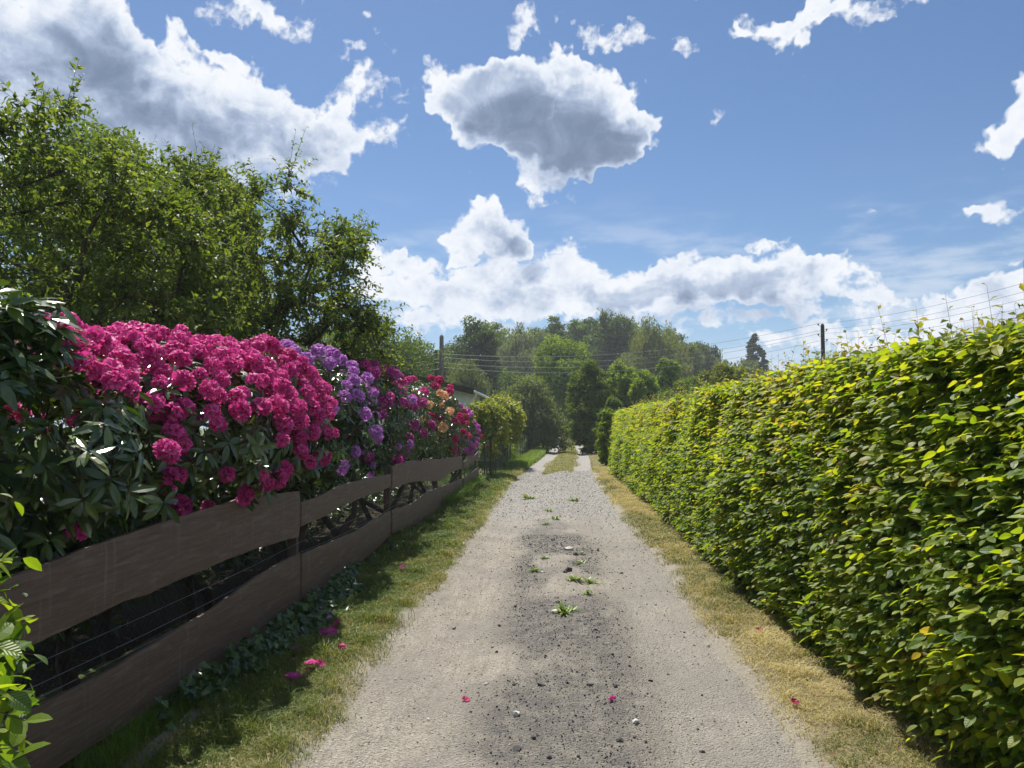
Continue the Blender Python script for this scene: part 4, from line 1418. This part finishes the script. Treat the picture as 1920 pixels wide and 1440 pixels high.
far_tree("leafy garden tree standing behind the nearer apple tree", 175, 178, 165, 17, 'broad', 'mid', 15000)
far_tree("lower leafy garden tree seen through the limbs of the old apple tree", 410, 300, 90, 18, 'broad', 'mid', 9000)
far_tree("dark dense tree right behind the end of the apple tree, left of the grey pole", 700, 588, 88, 44, 'broad', 'dark', 12000)
far_tree("dark tree mostly hidden behind the apple tree's lower limbs", 590, 600, 90, 48, 'broad', 'dark', 9000)
far_tree("mid green rounded tree just left of the tall grey pole", 768, 622, 50, 56, 'broad', 'mid', 8000)
far_tree("low dark tree in the gap directly behind the grey pole", 820, 668, 48, 75, 'broad', 'dark', 7000)
far_tree("upright leafy tree with a knobbly top, right of the grey pole on the skyline", 893, 592, 47, 84, 'tall', 'dark', 10000)
far_tree("grey green feathery shrub tree behind the shed roof", 872, 662, 50, 62, 'willow', 'grey', 9000)
far_tree("grey willow on the skyline between the upright tree and the bright round tree", 985, 596, 58, 112, 'willow', 'grey', 11000)
far_tree("slim dark tree peeping over the skyline above the bright round tree", 1047, 594, 34, 124, 'broad', 'dark', 6000)
far_tree("dark tree on the skyline left of the tallest trees", 1084, 600, 36, 122, 'broad', 'mid', 6000)
far_tree("tallest dark tree in the middle of the distant tree group", 1148, 582, 54, 118, 'broad', 'dark', 11000)
far_tree("large domed willow with hanging olive foliage, right of the tallest tree", 1222, 590, 64, 104, 'willow', 'willow', 14000)
far_tree("smaller olive willow just right of the large domed willow", 1282, 628, 42, 108, 'willow', 'willow', 8000)
far_tree("grey green willow at the right end of the distant tree group", 1332, 634, 38, 118, 'willow', 'grey', 8000)
for k, (u, v, w, Dm, kd, mt, lab) in enumerate([(850, 640, 46, 96, 'broad', 'mid', "soft green tree in the second row, left of the knobbly upright tree"), (938, 606, 42, 120, 'broad', 'mid', "mid green tree filling the gap right of the knobbly upright tree"),
                                           (1014, 612, 40, 128, 'broad', 'mid', "mid green tree between the grey willow and the slim dark tree"), (1112, 596, 40, 126, 'broad', 'dark', "dark tree leaning on the left side of the tallest tree"),
                                           (1186, 600, 44, 124, 'broad', 'mid', "mid green tree between the tallest tree and the large domed willow"), (1258, 618, 40, 124, 'broad', 'mid', "mid green tree behind the right shoulder of the large domed willow"),
                                           (1308, 640, 36, 126, 'broad', 'dark', "dark tree behind the smaller olive willow"), (740, 640, 60, 90, 'broad', 'dark', "dark far tree behind the left wires"), (960, 690, 60, 90, 'broad', 'dark', "dark low tree behind the domed shrub tree"),
                                           (1190, 690, 60, 84, 'broad', 'dark', "dark low tree behind the light green bushes beyond the hedge")]):
    far_tree(lab, u, v, w, Dm, kd, mt, 8000)
far_tree("bright green round headed tree above the end of the track", 1052, 630, 58, 74, 'broad', 'bright', 11000)
far_tree("wide domed dull green shrub tree beside the shed, behind the arch", 985, 706, 72, 48, 'dome', 'grey', 13000, name="dome_tree", squash=.7)
far_tree("leafy column shaped tree right of the track end, clothed to the ground", 1107, 676, 36, 46, 'column', 'mid', 11000, name="column_tree")
far_tree("light green bushy tree behind the far end of the hornbeam hedge", 1168, 680, 34, 52, 'broad', 'bright', 7000)
far_tree("small light green tree just right of the bushy tree beyond the hedge end", 1208, 694, 30, 50, 'tall', 'bright', 5500)
far_tree("young pointed light green tree rising over the middle of the hedge", 1255, 668, 26, 58, 'tall', 'bright', 5000)
far_tree("low spreading green tree filling the gap behind the hedge below the willows", 1300, 705, 52, 46, 'broad', 'mid', 8000)
far_tree("dull olive fruit tree showing over the hedge below the poplar", 1362, 680, 46, 38, 'broad', 'willow', 8000)
far_tree("tall dark poplar standing alone on the right skyline", 1416, 626, 17, 150, 'poplar', 'poplar', 5000, name="poplar_tree")
far_tree("shorter dark poplar touching the right side of the tall poplar", 1434, 656, 9, 150, 'poplar', 'poplar', 2500, name="poplar_tree")
far_tree("round pale willow at the foot of the poplars", 1398, 664, 36, 124, 'willow', 'grey', 7000)
far_tree("dark shady tree overhanging the left side of the track end", 1020, 735, 44, 98, 'broad', 'dark', 8000)
far_tree("dark shady tree closing the very end of the track", 1062, 745, 36, 122, 'dome', 'dark', 7000)
far_tree("dark shady tree overhanging the right side of the track end", 1094, 740, 36, 100, 'broad', 'dark', 7000)
far_tree("feathery grey green shrub at the far end of the hornbeam hedge", 1140, 768, 17, 31, 'dome', 'bright', 7000, name="shrub", cat="shrub")
far_tree("pale leafy shrub low between the hedge end and the column tree", 1150, 742, 30, 40, 'dome', 'mid', 5000, name="shrub", cat="shrub")
far_tree("dark shrub under the arch of yellow vine beside the wire fence", 925, 812, 22, 30, 'dome', 'dark', 3000, name="shrub", cat="shrub")
far_tree("yellow green shrub showing above the lilac rhododendron", 660, 672, 44, 22, 'dome', 'bright', 6000, name="shrub", cat="shrub")

# ------------------------------------------------------------------ garden arch with vine, wire fence, paling fence
M['green_metal'] = plain_mat("dark_green_metal", (.015, .035, .022), .45, .5)
M['grey_wood'] = plain_mat("grey_paling", (.085, .085, .088), .85, .2, 0, .3)
arch = empty("garden_arch", (-2.2, 26, 0))
tag(arch, "dark green metal garden arch carrying a yellow green vine", "arch")
for x in (-1.93, -2.75):
    for y0, y1 in ((23.5, 25.2), (27.6, 31.5)):
        a = np.linspace(0, math.pi, 13)
        ym, ry = (y0 + y1) / 2, (y1 - y0) / 2
        pts = np.concatenate([[(x, y0, -.1)], np.stack([x + 0 * a, ym - ry * np.cos(a), 1.7 + .55 * np.sin(a)], -1), [(x, y1, -.1)]])
        Geo().tube(pts, .022, 6).build("hoop", M['green_metal'], arch, True)
for y in (23.5, 25.2, 27.6, 31.5):
    g = Geo()
    for z in (.5, .9, 1.3, 1.7):
        g.tube([(-1.93, y, z), (-2.75, y, z)], .012, 4)
    g.build("rung", M['green_metal'], arch)
VT = leaf_tpl(.8, .25, .3, 1, .4)
vine = empty("vine", (-2.2, 24.4, 0))
tag(vine, "yellow green leafy vine heaped over the garden arch", "vine")
g, gb = Geo(), Geo()
VL = [((-2.2, 24.4, 1.90), (.52, .85, .42)), ((-1.97, 24.1, 1.45), (.26, .45, .42)), ((-2.1, 29.6, 2.15), (.66, 1.5, .48)), ((-1.75, 30.4, 1.75), (.34, .8, .5))]
P, N = shell(VL, 520, (.6, 1.05), None, .2, 3)
m = len(P)
twigs(g, None, np.repeat(P, 3, 0), np.repeat(N, 3, 0) * .7 + .6 * gau(3 * m) + (0, 0, -.25), .22 + .25 * rnd(3 * m), 8, VT, .13, .35, None)
limbs(gb, [[(-1.97, 23.5, -.1), (-1.96, 23.5, .8), (-1.98, 23.6, 1.5)], [(-1.97, 27.6, -.1), (-1.95, 27.6, .8), (-2.0, 27.8, 1.6)]], P[::7], .03, .006, .3, 5)
g.build("foliage", M['vine'], vine)
gb.build("stems", M['bark'], vine)

wf = empty("wire_fence", (-1.9, 30, 0))
tag(wf, "dark green wire mesh fence with thin posts beyond the board fence", "fence")
FY = [21.6, 28, 40, 46, 64, 96]
FXs = [-2.0, -1.86, -1.72, -1.66, -1.46, -.75]
for y in np.arange(21.9, 46, 2.4):
    x = np.interp(y, FY, FXs)
    Geo().tube([(x, y, -.2), (x, y, 1.12)], .024, 6, True).build("post", M['green_metal'], wf)
g = Geo()
for z in np.arange(.08, 1.06, .12):
    y = np.linspace(21.6, 46, 20)
    g.tube(np.stack([np.interp(y, FY, FXs) - .03, y, z + 0 * y], -1), .003, 3)
for y in np.arange(21.6, 46, .12):
    x = np.interp(y, FY, FXs) - .03
    g.tube([(x, y, .03), (x, y, 1.06)], .0025, 3)
g.build("wire_mesh", M['green_metal'], wf)
bar = Geo().tube([(-1.93, 22.3, -.1), (-1.99, 21.75, 1.15)], .02, 6, True)
bar.build("brace", M['green_metal'], wf)
pf = empty("paling_fence", (-1.2, 70, 0))
tag(pf, "grey slatted garden fence along the left of the far track", "fence")
g = Geo()
for k, y in enumerate(np.arange(46.4, 96, .165)):
    x = np.interp(y, FY, FXs)
    g.box((x, y, .53 + .02 * rng.normal()), (.022, .10, 1.02), -.015)
g.build("palings", M['grey_wood'], pf)
for y in np.arange(46.3, 97, 2.5):
    x = np.interp(y, FY, FXs)
    Geo().box((x - .07, y, .52), (.09, .09, 1.16)).build("post", M['grey_wood'], pf)
for z in (.28, .82):
    y = np.linspace(46.3, 96, 30)
    Geo().tube(np.stack([np.interp(y, FY, FXs) - .035, y, z + 0 * y], -1), .025, 4).build("rail", M['grey_wood'], pf)
# plants along these fences
for k, (x, y, r, h, mt, lab) in enumerate([(-2.45, 23.2, .45, 1.15, 'mid', "leafy rose bush with a few red flowers between the last rhododendron and the arch"),
                                           (-2.4, 34.5, .6, 1.15, 'mid', "green shrub inside the wire fence just past the arch"),
                                           (-2.3, 41, .7, 1.25, 'grey', "pale flowering shrub leaning on the grey slatted fence"),
                                           (-2.05, 33, .38, .85, 'bright', "bright green plant growing in front of the wire fence past the arch")]):
    root = empty("shrub", (x, y, 0))
    tag(root, lab, "shrub")
    P, N = shell([((x, y, h * .55), (r, r * 1.4, h * .5))], 150, (.3, 1.05), None, .25, k)
    g, gb = Geo(), Geo()
    twigs(g, None, np.repeat(P, 2, 0), np.repeat(N, 2, 0) + .6 * gau(2 * len(P)) + (0, 0, .3), .2 + .15 * rnd(2 * len(P)), 8, AT, .07, .15)
    g.build("foliage", M['tree_' + mt], root)
    limbs(gb, [[(x, y, -.1), (x + .02, y, .25)]], P[::4], .02, .004, .2, 5)
    gb.build("stems", M['bark'], root)
    if k == 0:
        for (dx, dy, z) in ((.42, -.3, 1.0), (.3, -.5, 1.32), (.36, .1, .78)):
            o = bpy.data.objects.new("red_flower", truss_mesh('crimson', 0))
            COL.objects.link(o)
            o.parent = root
            o.location = (dx, dy, z)
            o.rotation_euler = (0, .8, 0)
            o.scale = (.75,) * 3

# ------------------------------------------------------------------ shed
M['white_wall'], t = new_mat("white_boarding")
pos = t.n('ShaderNodeTexCoord').outputs['Object']
yy = t.n('ShaderNodeSeparateXYZ', {0: pos}).outputs[1]
gap = t.step(t.m('ABSOLUTE', t.m('SUBTRACT', t.m('FRACT', t.m('MULTIPLY', yy, 5.5)), .5)), .46, .5)
nz = t.noise(pos, 3, 4)
c = t.mix(t.m('MULTIPLY', gap, .5), t.ramp(nz, [(.3, (.62, .62, .60)), (.7, (.76, .76, .74))]), (.25, .25, .25, 1))
bp = t.n('ShaderNodeBump', {'Height': t.m('SUBTRACT', 1.0, gap), 'Strength': .6, 'Distance': .02})
p = t.n('ShaderNodeBsdfPrincipled', {'Base Color': c, 'Roughness': .7, 'Normal': bp.outputs[0]})
t.n('ShaderNodeOutputMaterial', {0: p.outputs[0]})
M['roof_felt'] = plain_mat("dark_roofing_felt", (.05, .05, .055), .9, .2, 0, .35, 9)
M['fascia'] = plain_mat("dark_brown_fascia", (.045, .034, .028), .8, .2, 0, .3)
M['white_plastic'] = plain_mat("white_gutter", (.70, .70, .68), .4, .4, 0, .08)
M['glass'], t = new_mat("window_glass")
p = t.n('ShaderNodeBsdfPrincipled', {'Base Color': (.03, .04, .05, 1), 'Roughness': .06, 'Specular IOR Level': .8})
t.n('ShaderNodeOutputMaterial', {0: p.outputs[0]})
shed = empty("garden_shed", (-6.5, 34, 0))
tag(shed, "white boarded garden house with a low dark felt roof behind the rhododendrons", "garden house")
x0, x1, y0, y1, ze, zr, xr = -9.4, -3.62, 31.0, 37.0, 3.10, 3.78, -6.5
g = Geo()
V = [(x0, y0, -.1), (x1, y0, -.1), (x1, y0, ze), (xr, y0, zr), (x0, y0, ze), (x0, y1, -.1), (x1, y1, -.1), (x1, y1, ze), (xr, y1, zr), (x0, y1, ze)]
g.add(V, [np.array([(0, 1, 2, 3, 4), (9, 8, 7, 6, 5)]), np.array([(1, 6, 7, 2), (0, 4, 9, 5)])])
g.build("wall", M['white_wall'], shed)
for s in (1, -1):
    xe = xr + s * (xr - x0 + .38)
    sl = (zr - ze) / (x1 - xr)
    zz = zr - sl * abs(xe - xr)
    ya, yb = y0 - .6, y1 + .4
    g = Geo()
    o_ = .10
    V = [(xr, ya, zr + .02), (xe, ya, zz + .02), (xe, yb, zz + .02), (xr, yb, zr + .02), (xr, ya, zr + o_), (xe, ya, zz + o_), (xe, yb, zz + o_), (xr, yb, zr + o_)]
    g.add(V, np.array([(0, 3, 2, 1), (4, 5, 6, 7), (0, 1, 5, 4), (1, 2, 6, 5), (2, 3, 7, 6), (3, 0, 4, 7)]))
    g.build("roof", M['roof_felt'], shed)
    g = Geo()
    V = [(xr, ya - .025, zr - .13), (xe, ya - .025, zz - .13), (xe, ya - .025, zz + .10), (xr, ya - .025, zr + .10)]
    V += [(a, b + .022, c_) for a, b, c_ in V]
    g.add(V, np.array([(0, 1, 2, 3), (7, 6, 5, 4), (0, 4, 5, 1), (1, 5, 6, 2), (2, 6, 7, 3), (3, 7, 4, 0)]))
    g.build("bargeboard", M['fascia'], shed)
    Geo().tube([(xe + s * .05, ya, zz - .02), (xe + s * .05, yb, zz - .04)], .06, 8, True).build("gutter", M['white_plastic'], shed, True)
xe = xr + (xr - x0 + .38)
zz = zr - (zr - ze) / (x1 - xr) * abs(xe - xr)
Geo().tube([(xe + .05, y0 - .1, zz - .06), (xe + .03, y0 - .1, zz - .2), (x1 + .06, y0 + .12, zz - .5), (x1 + .06, y0 + .12, zz - .7), (x1 + .06, y0 + .12, .1)], .045, 7).build("downpipe", M['white_plastic'], shed, True)
for yw in (32.6, 35.2):
    wf_ = Geo().box((x1 + .004, yw, 1.75), (.06, 1.1, 1.0)).build("window", M['white_plastic'], shed)
    Geo().box((x1 + .03, yw, 1.75), (.02, .96, .86)).build("pane", M['glass'], wf_)

# ------------------------------------------------------------------ poles and overhead wires
M['pole'] = bark_mat("grey_pole_wood", (.10, .085, .075), (.20, .175, .155), 6)
M['dark_pole'] = bark_mat("dark_pole_wood", (.025, .02, .018), (.06, .05, .045), 6)
M['porcelain'] = plain_mat("insulator", (.05, .035, .03), .3, .6)
M['cable'] = plain_mat("overhead_cable", (.22, .23, .24), .5, .4, .3)
M['cable_dark'] = plain_mat("dark_overhead_cable", (.05, .055, .06), .5, .4)


def pole(label, u, vtop, D_, mat, r, wires_v, arms=True):
    q = at(u, vtop, D_)
    root = empty("utility_pole", (q[0], q[1], 0))
    tag(root, label, "pole")
    H = q[2]
    Geo().tube([(q[0], D_, -.4), (q[0], D_, H * .5), (q[0], D_, H - .12), (q[0], D_, H)], [r * 1.15, r, r * .85, r * .45], 10, True).build("shaft", M[mat], root, True)
    ends = []
    for k, v in enumerate(wires_v):
        z = EYE + (800 - v) * D_ / FPX
        s = 1 if k % 2 else -1
        g = Geo().tube([(q[0], D_, z - .12), (q[0] + s * (r + .10), D_, z - .10), (q[0] + s * (r + .12), D_, z)], .014, 5)
        b = g.build("bracket", M['porcelain'], root)
        Geo().tube([(q[0] + s * (r + .12), D_, z - .06), (q[0] + s * (r + .12), D_, z + .02), (q[0] + s * (r + .12), D_, z + .06)], [.045, .055, .02], 8, True).build("insulator", M['porcelain'], b, True)
        ends.append(np.array((q[0] + s * (r + .12), D_, z + .05)))
    return ends


L_ends = pole("weathered grey wooden pole with a pointed top behind the shed roof", 828, 628, 46, 'pole', .15, (663, 671, 680, 690))
pole("thin short dark pole just left of the weathered grey pole", 817, 656, 50, 'dark_pole', .09, ())
R_ends = pole("dark wooden pole with insulators standing behind the hornbeam hedge", 1542, 607, 48, 'dark_pole', .13, (611, 621, 630, 640))


def cable(label, a, b, sag, r, mat, group):
    s = np.linspace(0, 1, 40)
    a, b = np.array(a), np.array(b)
    P = a + (b - a) * s[:, None]
    P[:, 2] -= sag * 4 * s * (1 - s)
    o = Geo().tube(P, r, 4).build("overhead_wire", M[mat])
    tag(o, label, "wire", group)


nm = ("topmost", "second", "third", "lowest")
for k in range(4):
    a = L_ends[k]
    cable(nm[k] + " of the four thin wires running right from the grey pole across the trees", a, R_ends[k], (.9, .95, 1.0, 1.0)[k] * 1.0, .0085, 'cable', "wires from the grey pole to the dark pole")
    b = at(300, 652 + 9 * k, 44)
    cable(nm[k] + " of the four thin wires running left from the grey pole into the orchard", a, b, .9, .0085, 'cable', "wires left of the grey pole")
    e = at(2060, 490 + 17 * k, 24)
    cable(nm[k] + " of the four wires rising right from the dark pole over the hedge", R_ends[k], e, .35, .006, 'cable_dark', "wires right of the dark pole")

# ------------------------------------------------------------------ small things on the track
M['weed'] = leaf_mat("weed_leaf", [(0, (.08, .16, .02)), (1, (.22, .30, .04))], trans=.35)
WT = leaf_tpl(.28, .25, .35, 2, .55)


def ground_at(u, v):
    d = ray(u, v)
    return np.array((0, 0, EYE)) + d * (-EYE / d[2])


weeds = [(1060, 1152, .13, "largest leafy weed rosette on the dark middle of the track"), (1080, 1092, .12, "left one of the pair of weeds in the middle of the track"), (1106, 1094, .11, "right one of the pair of weeds in the middle of the track"),
         (1104, 1118, .08, "small weed on the track just right above the largest rosette"), (1020, 1050, .08, "weed left of the middle of the track near the brown leaf"), (1086, 1058, .08, "weed on the track behind the pair of weeds"),
         (1002, 1073, .09, "flat weed at the left border of the dark strip"), (1090, 1040, .07, "small weed beside the dark stone far up the dark strip"), (1040, 975, .12, "far weed tuft on the gravel, third from the top"),
         (992, 934, .2, "farthest left grass tuft on the pale gravel"), (1077, 939, .18, "farthest right grass tuft on the pale gravel"), (1030, 960, .11, "tiny weed between the two farthest tufts"), (1024, 985, .1, "tiny weed where the gravel turns dark")]
for u, v, r, lab in weeds:
    q = ground_at(u, v)
    k = int(18 + r * 90)
    a = rnd(k) * 6.28
    g = Geo()
    el_ = .25 + .8 * rnd(k)
    d = np.stack([np.cos(a) * np.cos(el_), np.sin(a) * np.cos(el_), np.sin(el_)], -1)
    scatter(g, WT, np.array([[q[0], q[1], float(road_z(np.array([q[0]]), np.array([q[1]]))[0]) + .004]]) + d * (1, 1, 0) * .01 + .25 * r * gau(k) * (1, .8, 0), frames(d, np.array([[0, 0, 1]]) + .2 * gau(k)), r * (.45 + .5 * rnd(k)), rnd(k))
    tag(g.build("weed", M['weed']), lab, "weed", "weeds on the track")

stones = [(1105, 1291 - 0, .022, 'd'), (1060, 1076, .03, 'd'), (1066, 1074, .05, 'd'), (1080, 1042, .045, 'd'), (1048, 1132, .03, 'd'), (1131, 1145, .02, 'd'), (1014, 1291, .022, 'd'), (970, 1412, .024, 'd'), (1163, 1392, .022, 'd'),
          (968, 1347, .026, 'w'), (1191, 1356, .022, 'w'), (912, 1286, .016, 'w'), (1034, 1137, .022, 'w'), (1066, 1033, .06, 'w'), (851, 1173, .015, 'd'), (1220, 1274, .016, 'd'), (936, 1173, .016, 'd'), (1317, 1400, .018, 'd'), (1030, 1428, .018, 'd'), (1166, 1072, .02, 'd')]
slab = {'d': ["dark stone", "black cinder stone", "dark angular stone"], 'w': ["pale pebble", "whitish pebble", "pale flat pebble"]}
where = ["on the dark grit patch, right of the middle", "in the middle of the track near the weed pair", "beside the two small weeds", "with the small weed far up the strip", "just left of the largest weed rosette", "right of the largest weed rosette",
         "in the centre of the near grit patch", "at the bottom edge of the picture, left", "at the bottom edge, on the right of the grit", "lying flat on the near dark patch, left", "near the right border of the near dark patch", "at the left border of the dark patch",
         "behind the largest weed rosette", "shining far up the dark strip", "alone on the left wheel track", "alone at the right border of the dark strip", "on the left border of the dark strip, halfway", "on the right wheel track near the dry grass", "at the very bottom middle", "small, right of the weed pair"]
for k, (u, v, r, kd) in enumerate(stones):
    q = ground_at(u, v)
    rs = np.random.default_rng(k)
    V = IV * (1 + .35 * (rs.random((12, 1)) - .5)) * np.array([1, .8, .6]) * r
    V = V + .3 * r * rs.normal(size=(12, 3)) * .4
    g = Geo().add(V + np.array([q[0], q[1], float(road_z(np.array([q[0]]), np.array([q[1]]))[0]) + r * .22]), IFc, np.tile((0, 0, (.08 if kd == 'd' else .95)), (12, 1)))
    tag(g.build("stone", M['pebble']), slab[kd][k % 3] + " " + where[k], "stone", "loose stones on the track")

# withered leaves and petals lying about
M['dead_leaf'] = leaf_mat("dead_leaf", [(0, (.10, .06, .03)), (.5, (.28, .20, .10)), (.85, (.48, .40, .26)), (1, (.42, .10, .16))], trans=.2, rough=.7, spec=.2)
g = Geo()
n = 1500
y = 2.4 + 11 * rnd(n) ** 1.3
left = rnd(n) < .62
x = np.where(left, -1.2 - .85 * rnd(n), 1.15 + .75 * rnd(n))
z = np.where(left, verge_h(np.abs(x), y, -1), verge_h(np.abs(x), y, 1)) + .012 + .02 * rnd(n)
scatter(g, leaf_tpl(.6, .3, .35, 1), np.stack([x, y, z], -1), frames(gau(n) * (1, 1, .25), gau(n) * .45 + (0, 0, 1)), .010 + .018 * rnd(n), rnd(n))
tag(g.build("fallen_leaves", M['dead_leaf']), "withered leaves and petals scattered in the grass of both verges", "leaves", kind='stuff')

# fallen blossoms
M['petal_pale'] = M['pink']
fl = make_truss(900, 1)


def on_track(q):
    if abs(q[0]) < 1.28:
        q[2] = float(road_z(np.array([q[0]]), np.array([q[1]]))[0])
    else:
        q[2] = float(verge_h(np.array([abs(q[0])]), np.array([q[1]]), 1 if q[0] > 0 else -1)[0]) + .02
    return q


def blossom(q, s, mat, lab, k):
    rs = np.random.default_rng(50 + k)
    g = Geo()
    f = make_truss(900 + k, 1)
    V = np.concatenate(f.V)
    V = (V - V.mean(0)) * s * 1.5
    Rm = frames(rs.normal(size=(1, 3)), rs.normal(size=(1, 3)))[0]
    V = V @ Rm.T * np.array([1, 1, .55])
    V[:, 2] -= V[:, 2].min()
    F = np.concatenate(f.F)
    g.add(V + np.array([q[0], q[1], q[2]]), F, np.concatenate(f.A))
    tag(g.build("fallen_blossom", M[mat], None, True), lab, "blossom", "blossoms fallen on the verge and track")


for k, (u, v, s, mt, lab) in enumerate([(632, 1190, 1.0, 'pink', "fallen pink blossom highest of the close cluster on the left verge"), (622, 1205, 1.0, 'magenta', "fallen magenta blossom in the middle of the cluster on the left verge"), (612, 1216, 1.1, 'magenta', "fallen magenta blossom lowest of the cluster on the left verge"),
                                         (584, 1266, 1.0, 'pink', "fallen pink blossom in the sunlit grass near the shadow edge"), (598, 1268, .9, 'pink', "fallen pink blossom right beside another one at the shadow edge"), (561, 1240, .9, 'magenta', "fallen magenta blossom in the fence shadow above the pink pair"),
                                         (549, 1291, .9, 'magenta', "fallen magenta blossom lowest on the left verge"), (640, 1236, .7, 'crimson', "fallen red petal at the sunny edge of the left verge"), (619, 1175, .6, 'lilac', "fallen lilac blossom in the fence shadow"), (754, 1080, .7, 'magenta', "fallen magenta blossom far up the shaded verge"),
                                         (873, 1314, .5, 'crimson', "withered dark red petal on the left side of the dark patch"), (1147, 1318, .45, 'pink', "pale pink petal on the right side of the dark patch"), (1424, 1200, .5, 'crimson', "dark red petal on the bare soil of the right verge"), (1489, 1336, .5, 'crimson', "dark red petal in the dry grass at the right")]):
    q = ground_at(u, v)
    q = on_track(q)
    blossom(q, s, mt, lab, k)


# ------------------------------------------------------------------ the air
M['haze'], t = new_mat("haze")
pv = t.n('ShaderNodeVolumePrincipled', {'Color': (.86, .92, 1.0, 1), 'Density': .0007, 'Anisotropy': .2})
t.t.links.new(pv.outputs[0], t.n('ShaderNodeOutputMaterial').inputs['Volume'])
g = Geo().box((0, 275, 14), (920, 870, 30.4))
tag(g.build("haze", M['haze']), kind='stuff')
